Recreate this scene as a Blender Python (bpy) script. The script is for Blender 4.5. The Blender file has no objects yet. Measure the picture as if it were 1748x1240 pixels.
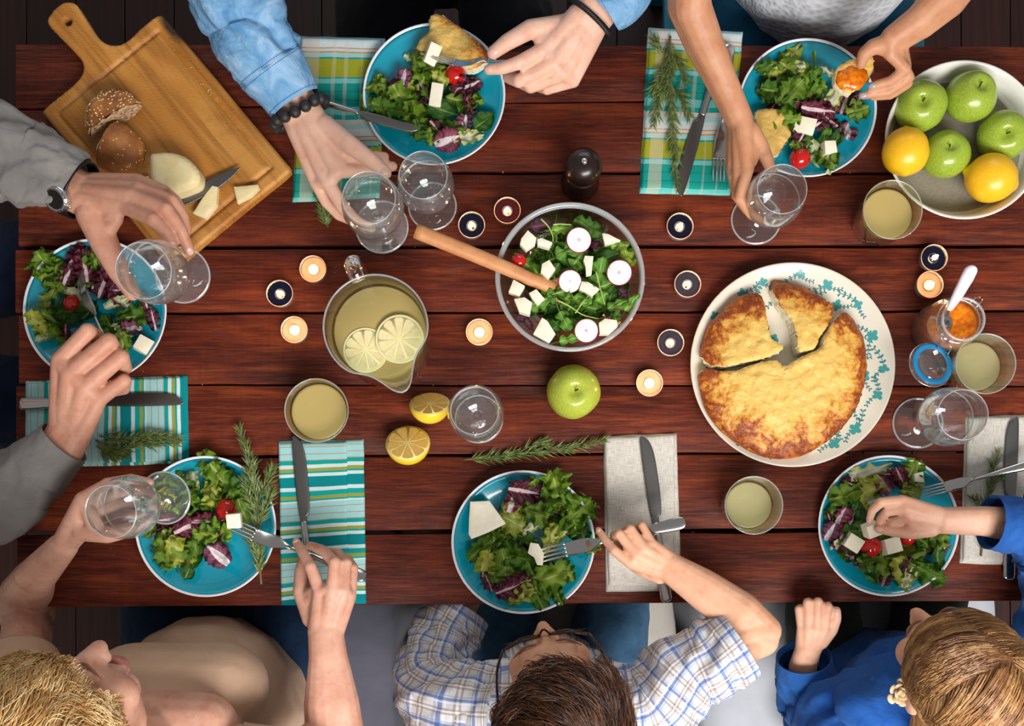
import bpy, bmesh, math, random
import numpy as np
from mathutils import Vector, Matrix, Quaternion, noise
from mathutils.geometry import delaunay_2d_cdt

PI = math.pi
R = math.radians
TZ = 0.75            # table top above the floor
CH = 1.75            # camera above the table top
C = bpy.context.scene.collection
S = bpy.context.scene

# ------------------------------------------------------------------ camera, light, exposure
cam_d = bpy.data.cameras.new('camera')
cam = bpy.data.objects.new('camera', cam_d); C.objects.link(cam)
cam.location = (0, 0, TZ + CH)                     # straight above, looking down
cam.rotation_euler = (0, 0, 0)
cam_d.sensor_fit = 'HORIZONTAL'; cam_d.sensor_width = 36
cam_d.lens = 36 * CH / 1.748
cam_d.shift_x = -11 / 1748
cam_d.shift_y = 230 / 1748
cam_d.clip_start = 0.05
S.camera = cam

w = bpy.data.worlds.new('world'); S.world = w; w.use_nodes = True
w.node_tree.nodes['Background'].inputs[0].default_value = (1.0, 0.97, 0.94, 1)
w.node_tree.nodes['Background'].inputs[1].default_value = 0.20

def area(name, loc, aim, sx, sy, power, col):
    d = bpy.data.lights.new(name, 'AREA'); d.shape = 'RECTANGLE'; d.size = sx; d.size_y = sy
    d.energy = power; d.color = col
    o = bpy.data.objects.new(name, d); C.objects.link(o); o.location = loc
    o.rotation_euler = (Vector(aim) - Vector(loc)).to_track_quat('-Z', 'Y').to_euler()
    return o
area('window_light_south', (0.9, -1.75, TZ + 2.25), (0.25, 0.15, TZ), 2.2, 1.0, 92, (1.0, 0.975, 0.95))
area('window_light_north', (0.3, 3.2, TZ + 1.9), (0.1, 0.2, TZ), 2.4, 1.3, 16, (0.93, 0.97, 1.0))

S.view_settings.view_transform = 'Standard'
S.view_settings.look = 'None'
S.view_settings.exposure = 0.62
S.view_settings.gamma = 1
S.view_settings.use_curve_mapping = False
cy = S.cycles; cy.max_bounces = 8; cy.diffuse_bounces = 3; cy.glossy_bounces = 4; cy.transmission_bounces = 8; cy.transparent_max_bounces = 20
cy.caustics_reflective = False; cy.caustics_refractive = False

# ------------------------------------------------------------------ helpers
def P(px, py, h=0.0):
    """photo pixel on the level h above the table -> world point"""
    s = (CH - h) / CH * 0.001
    return Vector(((px - 885) * s, (850 - py) * s, TZ + h))
def rng(seed): return random.Random(seed)

def lin(c):
    if isinstance(c, str):
        c = c.lstrip('#'); c = [int(c[i:i+2], 16) / 255 for i in (0, 2, 4)]
        return tuple(x / 12.92 if x <= .04045 else ((x + .055) / 1.055) ** 2.4 for x in c)
    return tuple(c)

class NT:
    """small node-tree builder"""
    def __init__(s, name):
        s.m = bpy.data.materials.new(name); s.m.use_nodes = True
        s.t = s.m.node_tree; s.b = s.t.nodes['Principled BSDF']; s.out = s.t.nodes['Material Output']
    def n(s, typ, **kw):
        nd = s.t.nodes.new(typ)
        for k, v in kw.items():
            if k.startswith('i_'): s.set(nd.inputs[k[2:].replace('_', ' ')], v)
            elif k.startswith('n_'): s.set(nd.inputs[int(k[2:])], v)
            else: setattr(nd, k, v)
        return nd
    def set(s, inp, v):
        if isinstance(v, bpy.types.NodeSocket): s.t.links.new(v, inp)
        elif isinstance(v, str): inp.default_value = (*lin(v), 1)
        elif isinstance(v, tuple) and len(v) == 3 and inp.type == 'RGBA': inp.default_value = (*v, 1)
        else: inp.default_value = v
    def B(s, **kw):
        for k, v in kw.items(): s.set(s.b.inputs[k.replace('_', ' ')], v)
    def co(s, kind='Object'): return s.n('ShaderNodeTexCoord').outputs[kind]
    def uv(s): return s.n('ShaderNodeUVMap').outputs[0]
    def mapping(s, vec, scale=(1, 1, 1), loc=(0, 0, 0), rot=(0, 0, 0)):
        m = s.n('ShaderNodeMapping', n_0=vec); m.inputs['Scale'].default_value = scale
        m.inputs['Location'].default_value = loc; m.inputs['Rotation'].default_value = rot
        return m.outputs[0]
    def noise(s, vec=None, scale=5, detail=3, rough=.55, dist=0, out=0):
        nd = s.n('ShaderNodeTexNoise'); nd.inputs['Scale'].default_value = scale; nd.inputs['Detail'].default_value = detail
        nd.inputs['Roughness'].default_value = rough; nd.inputs['Distortion'].default_value = dist
        if vec is not None: s.t.links.new(vec, nd.inputs['Vector'])
        return nd.outputs[out]
    def voro(s, vec, scale=5, out='Distance', feature='F1'):
        nd = s.n('ShaderNodeTexVoronoi', feature=feature); nd.inputs['Scale'].default_value = scale
        s.t.links.new(vec, nd.inputs['Vector']); return nd.outputs[out]
    def ramp(s, fac, stops, interp='LINEAR'):
        nd = s.n('ShaderNodeValToRGB'); cr = nd.color_ramp; cr.interpolation = interp
        while len(cr.elements) < len(stops): cr.elements.new(0.5)
        for e, (p, c) in zip(cr.elements, stops):
            e.position = p
            e.color = (*lin(c), 1) if not isinstance(c, (int, float)) else (c, c, c, 1)
        s.t.links.new(fac, nd.inputs[0]); return nd.outputs[0]
    def mix(s, fac, a, b, mode='MIX'):
        nd = s.n('ShaderNodeMix', data_type='RGBA', blend_type=mode)
        s.set(nd.inputs[0], fac); s.set(nd.inputs[6], a); s.set(nd.inputs[7], b); return nd.outputs[2]
    def math(s, op, a, b=0.0, c=None):
        nd = s.n('ShaderNodeMath', operation=op); s.set(nd.inputs[0], a); s.set(nd.inputs[1], b)
        if c is not None: s.set(nd.inputs[2], c)
        return nd.outputs[0]
    def sep(s, vec):
        nd = s.n('ShaderNodeSeparateXYZ'); s.t.links.new(vec, nd.inputs[0]); return nd.outputs
    def rand(s): return s.n('ShaderNodeObjectInfo').outputs['Random']
    def bump(s, height, strength=.3, dist=.002):
        nd = s.n('ShaderNodeBump'); nd.inputs['Strength'].default_value = strength; nd.inputs['Distance'].default_value = dist
        s.t.links.new(height, nd.inputs['Height']); s.t.links.new(nd.outputs[0], s.b.inputs['Normal'])
    def surf(s, shader): s.t.links.new(shader, s.out.inputs['Surface'])

def plain(name, col, rough=.5, metal=0, spec=.5, col2=None, nscale=40, bump=None, coat=0, sss=0, trans=None):
    t = NT(name)
    if col2 is not None:
        v = t.noise(t.co(), nscale, 4)
        t.B(Base_Color=t.ramp(v, [(.32, col), (.68, col2)]))
    else: t.B(Base_Color=col if isinstance(col, str) else tuple(col))
    t.B(Roughness=rough, Metallic=metal)
    t.b.inputs['Specular IOR Level'].default_value = spec
    if coat: t.b.inputs['Coat Weight'].default_value = coat; t.b.inputs['Coat Roughness'].default_value = .05
    if bump: t.bump(t.noise(t.co(), bump[0], 4), bump[1], bump[2] if len(bump) > 2 else .002)
    if sss:
        t.b.inputs['Subsurface Weight'].default_value = sss; t.b.inputs['Subsurface Scale'].default_value = .006
        t.b.inputs['Subsurface Radius'].default_value = (1, .4, .25)
    return t.m

# ---- mesh builders: each returns (verts Nx3, faces, uv Nx2 or None)
def join(*ms):
    V, F, U = [], [], []; o = 0
    for v, f, u in ms:
        v = np.asarray(v, float).reshape(-1, 3)
        V.append(v); F += [tuple(i + o for i in q) for q in f]
        U.append(np.zeros((len(v), 2)) if u is None else np.asarray(u, float)); o += len(v)
    return np.vstack(V), F, np.vstack(U)
def xf(m, mat):
    v, f, u = m; v = np.asarray(v, float)
    A = np.array(mat); return v @ A[:3, :3].T + A[:3, 3], f, u
def shift(m, d): return (np.asarray(m[0], float) + np.array(d), m[1], m[2])
def lathe(prof, n=48):
    V, F, U = [], [], []; rows = []; L = 0
    for i, (r, z) in enumerate(prof):
        if i: L += math.hypot(r - prof[i-1][0], z - prof[i-1][1])
        if r < 1e-7: rows.append([len(V)]); V.append((0, 0, z)); U.append((0, L))
        else:
            rows.append(list(range(len(V), len(V) + n)))
            for k in range(n):
                a = 2 * PI * k / n; V.append((r * math.cos(a), r * math.sin(a), z)); U.append((k / n, L))
    for a, b in zip(rows, rows[1:]):
        if len(a) == 1 and len(b) == 1: continue
        for k in range(n):
            k2 = (k + 1) % n
            if len(a) == 1: F.append((a[0], b[k2], b[k])) 
            elif len(b) == 1: F.append((a[k], a[k2], b[0]))
            else: F.append((a[k], a[k2], b[k2], b[k]))
    return np.array(V), F, np.array(U)
def crom(pts, n):
    """catmull-rom through pts (any dimension), n samples"""
    p = np.array([list(q) for q in pts], float)
    if len(p) == 2: return np.array([p[0] + (p[1] - p[0]) * t for t in np.linspace(0, 1, n)])
    p = np.vstack([2 * p[0] - p[1], p, 2 * p[-1] - p[-2]]); m = len(p) - 3
    out = []
    for t in np.linspace(0, m, n):
        i = min(int(t), m - 1); f = t - i
        a, b, c, d = p[i:i+4]
        out.append(.5 * (2 * b + (c - a) * f + (2 * a - 5 * b + 4 * c - d) * f * f + (3 * b - a - 3 * c + d) * f ** 3))
    return np.array(out)
def frames(pts, up=None):
    pts = np.asarray(pts, float); T = np.gradient(pts, axis=0); T /= np.linalg.norm(T, axis=1)[:, None] + 1e-12
    u = np.array(up if up is not None else (0, 0, 1.0))
    if abs(T[0] @ u) > .95: u = np.array((1.0, 0, 0)) if abs(T[0][0]) < .9 else np.array((0, 1.0, 0))
    N = []; 
    for t in T:
        u = u - t * (u @ t); u /= np.linalg.norm(u) + 1e-12; N.append(u)
    N = np.array(N); B = np.cross(T, N); return T, N, B
def tube(pts, rad, n=8, caps=True, up=None, flat=1.0, round_caps=0):
    """swept tube; rad scalar or per point; flat squashes the N direction"""
    pts = np.asarray([list(p) for p in pts], float); m = len(pts)
    rad = np.full(m, rad, float) if np.isscalar(rad) else np.asarray(rad, float)
    if round_caps:
        T = np.gradient(pts, axis=0); T /= np.linalg.norm(T, axis=1)[:, None] + 1e-12
        a0 = [(pts[0] - T[0] * rad[0] * math.sin(t), rad[0] * math.cos(t)) for t in np.linspace(PI/2 * .96, .3, round_caps)]
        a1 = [(pts[-1] + T[-1] * rad[-1] * math.sin(t), rad[-1] * math.cos(t)) for t in np.linspace(.3, PI/2 * .96, round_caps)]
        pts = np.vstack([[p for p, r in a0], pts, [p for p, r in a1]]); rad = np.concatenate([[r for p, r in a0], rad, [r for p, r in a1]]); m = len(pts)
    T, N, B = frames(pts, up)
    ang = np.arange(n) * 2 * PI / n
    V = (pts[:, None, :] + rad[:, None, None] * (np.cos(ang)[None, :, None] * B[:, None, :] + flat * np.sin(ang)[None, :, None] * N[:, None, :])).reshape(-1, 3)
    L = np.concatenate([[0], np.cumsum(np.linalg.norm(np.diff(pts, axis=0), axis=1))])
    U = np.stack([np.repeat(L, n), np.tile(ang / (2 * PI), m)], 1)
    F = [(i * n + k, i * n + (k + 1) % n, (i + 1) * n + (k + 1) % n, (i + 1) * n + k) for i in range(m - 1) for k in range(n)]
    if caps: F += [tuple(range(n))[::-1], tuple(range((m - 1) * n, m * n))]
    return V, F, U
def box(x0, x1, y0, y1, z0, z1, b=0.0):
    if b <= 0:
        V = [(x, y, z) for z in (z0, z1) for y in (y0, y1) for x in (x0, x1)]
        F = [(0, 2, 3, 1), (4, 5, 7, 6), (0, 1, 5, 4), (2, 6, 7, 3), (0, 4, 6, 2), (1, 3, 7, 5)]
        return np.array(V, float), F, None
    bm = bmesh.new(); bmesh.ops.create_cube(bm, size=1)
    for v in bm.verts: v.co = ((x0 + x1) / 2 + v.co.x * (x1 - x0), (y0 + y1) / 2 + v.co.y * (y1 - y0), (z0 + z1) / 2 + v.co.z * (z1 - z0))
    bmesh.ops.bevel(bm, geom=bm.edges[:], offset=b, segments=2, profile=.6, affect='EDGES')
    return from_bm(bm)
def from_bm(bm):
    bm.verts.index_update()
    r = np.array([v.co[:] for v in bm.verts]), [tuple(v.index for v in f.verts) for f in bm.faces], None
    bm.free(); return r
def sphere(r=1, n=16, m=10, c=(0, 0, 0), sc=(1, 1, 1)):
    v, f, u = lathe([(r * math.sin(PI * i / m), -r * math.cos(PI * i / m)) for i in range(m + 1)], n)
    return v * np.array(sc) + np.array(c), f, u

def mesh(name, m, smooth=True):
    v, f, u = m
    me = bpy.data.meshes.new(name); me.from_pydata(np.asarray(v, float).tolist(), [], f)
    if u is not None:
        l = me.uv_layers.new(name='UVMap'); idx = np.zeros(len(me.loops), np.int32); me.loops.foreach_get('vertex_index', idx)
        l.data.foreach_set('uv', np.asarray(u, np.float32)[idx].ravel())
    if smooth: me.polygons.foreach_set('use_smooth', [True] * len(me.polygons))
    me.update(); return me
def sharp(o, ang=35):
    try: o.data.set_sharp_from_angle(angle=R(ang))
    except Exception: pass
    return o
def obj(name, m, mat, parent=None, loc=None, rot=None, smooth=True, ang=None):
    me = m if isinstance(m, bpy.types.Mesh) else mesh(name, m, smooth)
    if mat is not None and not me.materials: me.materials.append(mat)
    o = bpy.data.objects.new(name, me); C.objects.link(o)
    if parent is not None: o.parent = parent
    if loc is not None: o.location = loc
    if rot is not None: o.rotation_euler = rot
    if ang and smooth: sharp(o, ang)
    return o
def tag(o, label=None, cat=None, group=None, kind=None):
    if label: o['label'] = label
    if cat: o['category'] = cat
    if group: o['group'] = group
    if kind: o['kind'] = kind
    return o
def thing(name, label, cat, loc=(0, 0, 0), rz=0, group=None):
    o = bpy.data.objects.new(name, None); o.empty_display_size = .02; C.objects.link(o)
    o.location = loc; o.rotation_euler = (0, 0, rz); return tag(o, label, cat, group)
def copy_tree(o, parent=None):
    c = o.copy(); C.objects.link(c); c.parent = parent
    for ch in list(o.children): copy_tree(ch, c)
    return c

# ---- filled outlines with a height field
def inside(poly, pts):
    x, y = pts[:, 0], pts[:, 1]; r = np.zeros(len(pts), bool); n = len(poly)
    for i in range(n):
        x0, y0 = poly[i]; x1, y1 = poly[(i + 1) % n]
        c = (y0 > y) != (y1 > y)
        with np.errstate(divide='ignore', invalid='ignore'):
            r ^= c & (x < (x1 - x0) * (y - y0) / (y1 - y0 + 1e-30) + x0)
    return r
def edge_dist(poly, pts):
    poly = np.asarray(poly); a = poly; b = np.roll(poly, -1, 0); d = np.full(len(pts), 1e9)
    for p, q in zip(a, b):
        e = q - p; t = np.clip(((pts - p) @ e) / (e @ e + 1e-18), 0, 1)
        d = np.minimum(d, np.linalg.norm(pts - (p + t[:, None] * e), axis=1))
    return d
def dens(poly, step, closed=True):
    poly = np.asarray(poly, float); out = []; n = len(poly)
    for i in range(n if closed else n - 1):
        p, q = poly[i], poly[(i + 1) % n]; k = max(1, int(round(np.linalg.norm(q - p) / step)))
        out += [p + (q - p) * j / k for j in range(k)]
    return np.array(out)
def smooth_poly(poly, per=6):
    p = np.asarray(poly, float); q = np.vstack([p[-1:], p, p[:2]]); out = []
    for i in range(1, len(p) + 1):
        a, b, c, d = q[i-1], q[i], q[i+1], q[i+2] if i + 2 < len(q) else q[(i + 2) % len(q)]
        for f in np.arange(per) / per:
            out.append(.5 * (2 * b + (c - a) * f + (2 * a - 5 * b + 4 * c - d) * f * f + (3 * b - a - 3 * c + d) * f ** 3))
    return np.array(out)
def slab(poly, top, spacing, bottom=0.0, holes=(), rows=1, seed=1):
    """returns (top mesh, side mesh, bottom mesh). top(xy, d)->z ; poly dense, counter-clockwise"""
    poly = np.asarray(poly, float)
    area2 = np.sum(poly[:, 0] * np.roll(poly[:, 1], -1) - np.roll(poly[:, 0], -1) * poly[:, 1])
    if area2 < 0: poly = poly[::-1]
    lo, hi = poly.min(0), poly.max(0); g = np.random.RandomState(seed)
    gx, gy = np.meshgrid(np.arange(lo[0], hi[0], spacing), np.arange(lo[1], hi[1], spacing))
    pts = np.stack([gx.ravel(), gy.ravel()], 1) + (g.rand(gx.size, 2) - .5) * spacing * .3
    k = inside(poly, pts) & (edge_dist(poly, pts) > spacing * .45)
    for h in holes: k &= ~inside(h, pts) & (edge_dist(h, pts) > spacing * .45)
    pts = pts[k]
    loops = [poly] + [np.asarray(h) for h in holes]
    allp = np.vstack(loops + [pts]); edges = []; o = 0
    for l in loops: edges += [(o + i, o + (i + 1) % len(l)) for i in range(len(l))]; o += len(l)
    v, e, f, *_ = delaunay_2d_cdt([Vector(p) for p in allp], edges, [], 0, 1e-7)
    v = np.array([q[:] for q in v]); f = np.array(f)
    cen = v[f].mean(1); ok = inside(poly, cen)
    for h in holes: ok &= ~inside(h, cen)
    f = f[ok]
    d = edge_dist(poly, v)
    for h in holes: d = np.minimum(d, edge_dist(h, v))
    z = np.asarray(top(v, d), float) * np.ones(len(v))
    T = (np.column_stack([v, z]), [tuple(q) for q in f.tolist()], v.copy())
    zb = np.asarray(bottom(v, d), float) if callable(bottom) else np.full(len(v), bottom)
    Bm = (np.column_stack([v, zb]), [tuple(q[::-1]) for q in f.tolist()], v.copy())
    es = {}
    for q in f.tolist():
        for a, b in ((q[0], q[1]), (q[1], q[2]), (q[2], q[0])): es[(a, b)] = 1
    bd = [(a, b) for a, b in es if (b, a) not in es]
    ids = sorted({i for ab in bd for i in ab}); ix = {a: i for i, a in enumerate(ids)}; nb = len(ids)
    SV = []; SU = []
    for r in range(rows + 1):
        t = r / rows
        for i in ids: SV.append((v[i][0], v[i][1], z[i] * (1 - t) + zb[i] * t)); SU.append((v[i][0] + v[i][1], SV[-1][2]))
    SF = [(ix[a] + r * nb, ix[a] + (r + 1) * nb, ix[b] + (r + 1) * nb, ix[b] + r * nb) for a, b in bd for r in range(rows)]
    SF = [q[::1] for q in SF]
    return T, (np.array(SV), SF, np.array(SU)), Bm
def rounded(H, r):
    """height profile: H inside, rolled over at the edge with radius r"""
    return lambda v, d: H - r + r * np.sqrt(np.clip(1 - (1 - np.clip(d / r, 0, 1)) ** 2, 0, 1))
def fbm(v, scale, seed=0, octs=3):
    o = Vector((seed * 7.3, seed * 3.1, seed * 1.7))
    return np.array([noise.fractal(Vector(p) * scale + o, 1.0, 2.0, octs) for p in np.asarray(v).tolist()]) if len(np.asarray(v)[0]) == 3 else \
        np.array([noise.fractal(Vector((p[0], p[1], 0)) * scale + o, 1.0, 2.0, octs) for p in np.asarray(v).tolist()])

# ---- organic bodies: tapered limbs fused into one surface
def limb(p0, r0, p1, r1, n=14):
    p0, p1 = Vector(p0), Vector(p1); d = p1 - p0; L = d.length
    if L < 1e-6: return shift(sphere(r0, n, 8), p0)
    prof = [(r0 * math.sin(a), -r0 * math.cos(a)) for a in np.linspace(0, PI/2, 6)] + [(r1 * math.cos(a), L + r1 * math.sin(a)) for a in np.linspace(0, PI/2, 6)]
    prof[0] = (0, -r0); prof[-1] = (0, L + r1)
    return xf(lathe(prof, n), Matrix.Translation(p0) @ d.to_track_quat('Z', 'Y').to_matrix().to_4x4())
def chain(pts):
    """pts: list of (Vector, radius)"""
    return [limb(a[0], a[1], b[0], b[1]) for a, b in zip(pts, pts[1:])]
def fuse(pieces, voxel, it=4, fac=.5):
    me = mesh('tmp', (lambda j: (j[0], j[1], None))(join(*[(p[0], p[1], None) for p in pieces])))
    o = bpy.data.objects.new('tmp', me); C.objects.link(o)
    md = o.modifiers.new('r', 'REMESH'); md.mode = 'VOXEL'; md.voxel_size = voxel
    if it: sm = o.modifiers.new('s', 'SMOOTH'); sm.factor = fac; sm.iterations = it
    dg = bpy.context.evaluated_depsgraph_get(); ev = o.evaluated_get(dg); m2 = ev.to_mesh()
    v = np.zeros(len(m2.vertices) * 3); m2.vertices.foreach_get('co', v); v = v.reshape(-1, 3)
    f = [tuple(p.vertices) for p in m2.polygons]
    ev.to_mesh_clear(); bpy.data.objects.remove(o); bpy.data.meshes.remove(me)
    return v, f, None
# ------------------------------------------------------------------ materials
def thin_glass(name, tint=(.97, .985, .97), ior=1.5, gloss=(1, 1, 1), rough=.01, painted_sheen=0.0):
    t = NT(name)
    tr = t.n('ShaderNodeBsdfTransparent'); tr.inputs[0].default_value = (*tint, 1)
    gl = t.n('ShaderNodeBsdfGlossy'); gl.inputs[0].default_value = (*gloss, 1); gl.inputs['Roughness'].default_value = rough
    lw = t.n('ShaderNodeLayerWeight'); lw.inputs[0].default_value = .5; f0 = ((ior - 1) / (ior + 1)) ** 2
    fr = t.math('ADD', t.math('MULTIPLY', t.math('POWER', lw.outputs['Facing'], 3.0), .85), f0 * 1.3)
    mx = t.n('ShaderNodeMixShader'); t.set(mx.inputs[0], fr); t.t.links.new(tr.outputs[0], mx.inputs[1]); t.t.links.new(gl.outputs[0], mx.inputs[2])
    o = mx.outputs[0]
    if painted_sheen:
        df = t.n('ShaderNodeBsdfDiffuse'); df.inputs[0].default_value = (.9, .93, .95, 1)  # white diffuse mixed in to paint milky highlights onto clear glass
        m2 = t.n('ShaderNodeMixShader'); m2.inputs[0].default_value = painted_sheen; t.t.links.new(o, m2.inputs[1]); t.t.links.new(df.outputs[0], m2.inputs[2]); o = m2.outputs[0]
    t.surf(o); return t.m
GLASS = thin_glass('clear_glass', (.97, .985, .98), 1.55, painted_sheen=.03)
GLASS_GREEN = thin_glass('pressed_glass', (.93, .97, .93), 1.6)
GLASS_RIM = thin_glass('glass_edge', (.95, .97, .97), 1.75, painted_sheen=.26)
WATER = thin_glass('water', (.97, .98, .99), 1.33)
def solid_glass():
    t = NT('solid_glass'); t.B(Base_Color=(.97, .99, .98), Roughness=.0, IOR=1.48); t.b.inputs['Transmission Weight'].default_value = 1
    return t.m
SOLID_GLASS = solid_glass()

def wood_table():
    t = NT('stained_wood'); co = t.co(); rd = t.rand()
    off = t.n('ShaderNodeVectorMath', operation='ADD'); t.set(off.inputs[0], co)
    cx = t.n('ShaderNodeCombineXYZ'); t.set(cx.inputs[0], t.math('MULTIPLY', rd, 37.0)); t.set(cx.inputs[1], t.math('MULTIPLY', rd, 11.0)); t.set(off.inputs[1], cx.outputs[0])
    v = off.outputs[0]
    fine = t.noise(t.mapping(v, (14, 330, 120)), 1.0, 4, .7, .3)
    mid = t.noise(t.mapping(v, (5, 60, 40)), 1.0, 4, .65, .6)
    broad = t.noise(t.mapping(v, (3.2, 14, 8)), 1.0, 4, .6, .8)
    base = t.ramp(broad, [(.25, '#330f08'), (.5, '#571d0e'), (.75, '#7c3114')])
    base = t.mix(t.ramp(mid, [(.52, 0), (.78, .6)]), base, '#a04a1c')
    base = t.mix(t.ramp(mid, [(.24, .8), (.46, 0)]), base, '#240b07')
    base = t.mix(t.ramp(fine, [(.5, 0), (.75, .45)]), base, '#9a4f2e')
    base = t.mix(t.ramp(fine, [(.27, .8), (.46, 0)]), base, '#1c0805')
    saw = t.noise(t.mapping(v, (170, 9, 9)), 1.0, 3, .5); base = t.mix(t.ramp(saw, [(.3, .14), (.5, 0)]), base, '#240c08')
    gry = t.noise(t.mapping(v, (7, 16, 9), loc=(4, 2, 1)), 1.0, 4, .65); base = t.mix(t.ramp(gry, [(.6, 0), (.74, .55)]), base, '#4a3a36')
    tint = t.ramp(rd, [(0, .8), (1, 1.12)])
    base = t.mix(1.0, base, tint, 'MULTIPLY')
    # worn specks where the stain has chipped
    sp = t.voro(t.mapping(v, (30, 90, 30)), 1.6); pat = t.noise(t.mapping(v, (4, 7, 4)), 1.0, 2)
    wear = t.math('MULTIPLY', t.ramp(sp, [(.04, 1), (.085, 0)]), t.ramp(pat, [(.56, 0), (.68, .85)]))
    base = t.mix(wear, base, '#b39a8a')
    t.B(Base_Color=base, Roughness=t.ramp(fine, [(.2, .7), (.8, .46)]))
    t.b.inputs['Specular IOR Level'].default_value = .22
    t.bump(fine, .35, .0016); return t.m
WOOD = wood_table()
def wood_floor():
    t = NT('floor_wood'); v = t.co(); rd = t.rand()
    g = t.noise(t.mapping(v, (60, 2.5, 10)), 1.0, 4)
    c = t.ramp(g, [(.3, '#1c0d0a'), (.7, '#351913')])
    c = t.mix(1.0, c, t.ramp(rd, [(0, .7), (1, 1.1)]), 'MULTIPLY')
    t.B(Base_Color=c, Roughness=.5); t.b.inputs['Specular IOR Level'].default_value = .25
    return t.m
FLOORW = wood_floor()
def wood_board(char):
    t = NT('board_wood'); v = t.co()
    g = t.noise(t.mapping(v, (4, 60, 30)), 1.0, 5, .6, .5); b = t.noise(t.mapping(v, (3, 9, 5)), 1.0, 3)
    c = t.ramp(b, [(.25, '#95591d'), (.5, '#bd7f36'), (.75, '#d6a25c')])
    c = t.mix(t.ramp(g, [(.32, .65), (.55, 0)]), c, '#74400f')
    st = t.noise(v, 9, 4, .6); c = t.mix(t.ramp(st, [(.58, 0), (.75, .55)]), c, '#7a3f14')
    sc = t.n('ShaderNodeTexWave'); t.set(sc.inputs[0], t.mapping(v, (30, 55, 1), rot=(0, 0, .6))); sc.inputs['Distortion'].default_value = 9; sc.inputs['Scale'].default_value = 2
    c = t.mix(t.ramp(sc.outputs[1], [(.965, 0), (.99, .35)]), c, '#dcae73')
    dv = t.n('ShaderNodeVectorMath', operation='DISTANCE'); t.set(dv.inputs[0], t.mapping(v, (1, 2.2, 0))); dv.inputs[1].default_value = (char[0], char[1] * 2.2, 0)
    cm = t.math('ADD', dv.outputs['Value'], t.math('MULTIPLY', t.noise(v, 40, 3), .03))
    c = t.mix(t.ramp(cm, [(.035, .93), (.06, 0)]), c, '#15100d')
    t.B(Base_Color=c, Roughness=.5); t.b.inputs['Specular IOR Level'].default_value = .3
    t.bump(g, .2, .001); return t.m
CHAR = plain('charred_wood', '#1c120d', .7, col2='#3a2415', nscale=60)
BEECH = plain('spoon_wood', '#bd7846', .5, col2='#d29866', nscale=25)
STEEL = plain('cutlery_steel', (.50, .49, .48), .17, 1.0)
STEEL_SATIN = plain('satin_steel', (.20, .195, .19), .36, 1.0)
CHROME = plain('chrome', (.75, .75, .76), .08, 1.0)
TEAL = plain('teal_glaze', '#0a93ab', .16, spec=.6, coat=.35)
PLATE_RIM = plain('white_glaze', '#e6e6ea', .22, spec=.5)
CREAM = plain('cream_glaze', '#ddd5c4', .18, coat=.4)
STONE_IN = plain('bowl_inside', '#8b8373', .35, col2='#9c9484', nscale=300)
BOWL_WHITE = plain('bowl_white', '#dfddd6', .25, coat=.3)
PRINT = plain('teal_print', '#3f9696', .3)
PRINT2 = plain('teal_print_dark', '#2c7f86', .3)
APPLE = None
def apple_mat(name, a, b, blush):
    t = NT(name); v = t.co(); z = t.sep(v)
    n1 = t.noise(t.mapping(v, (25, 25, 5)), 1.0, 4); sp = t.voro(v, 260)
    c = t.ramp(n1, [(.3, a), (.7, b)])
    c = t.mix(t.ramp(sp, [(.10, .5), (.16, 0)]), c, '#c9d58a')
    bl = t.noise(v, 9, 2); c = t.mix(t.ramp(bl, [(.62, 0), (.8, .5)]), c, blush)
    t.B(Base_Color=c, Roughness=.28); t.b.inputs['Specular IOR Level'].default_value = .45; t.b.inputs['Coat Weight'].default_value = .15
    t.b.inputs['Subsurface Weight'].default_value = .08; t.b.inputs['Subsurface Scale'].default_value = .004
    return t.m
APPLE = apple_mat('green_apple_skin', '#7d9a22', '#a8bb44', '#c2b24a')
APPLE2 = apple_mat('yellow_green_apple_skin', '#98a82a', '#bcc452', '#c8a83a')
STEMB = plain('stem_brown', '#4a3018', .8)
def lemon_mat(name, a, b):
    t = NT(name); v = t.co(); t.B(Base_Color=t.ramp(t.noise(v, 20, 3), [(.3, a), (.7, b)]), Roughness=.33)
    t.bump(t.voro(v, 420), -.35, .0012); t.b.inputs['Subsurface Weight'].default_value = .1; t.b.inputs['Subsurface Scale'].default_value = .004; return t.m
LEMON = lemon_mat('lemon_peel', '#ecae10', '#f5c426')
LEMON2 = lemon_mat('lemon_peel_pale', '#e8c020', '#f2d440')
PITH = plain('lemon_pith', '#ece2a8', .6)
PITH_Y = plain('lemon_pith_yellow', '#f0dc92', .5)
FLESH = plain('lemon_flesh', '#eab452', .25, col2='#f2cb78', nscale=160, bump=(300, .4, .001))
FLESH_PALE = plain('lemon_flesh_pale', '#e6d292', .25, col2='#eee0b0', nscale=160, bump=(300, .3, .001))
def liquid(name, col, fac):
    t = NT(name)
    tr = t.n('ShaderNodeBsdfTransparent'); tr.inputs[0].default_value = (.95, .93, .72, 1)
    mx = t.n('ShaderNodeMixShader'); mx.inputs[0].default_value = fac
    t.B(Base_Color=col, Roughness=.12); t.b.inputs['Specular IOR Level'].default_value = .25
    t.t.links.new(tr.outputs[0], mx.inputs[1]); t.t.links.new(t.b.outputs[0], mx.inputs[2]); t.surf(mx.outputs[0]); return t.m
LEMONADE = liquid('lemonade', '#c4ac6c', .82)
LEMONADE2 = liquid('lemonade_thin', '#c6bc8c', .55)
JAM = NT('apricot_jam')
JAM.B(Base_Color=JAM.ramp(JAM.noise(JAM.co(), 90, 3), [(.3, '#c24a02'), (.55, '#e07a08'), (.75, '#f2a21a')]), Roughness=.12)
JAM.bump(JAM.noise(JAM.co(), 120, 2), .6, .003); JAM.b.inputs['Subsurface Weight'].default_value = .25; JAM.b.inputs['Subsurface Scale'].default_value = .006; JAM = JAM.m
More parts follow.
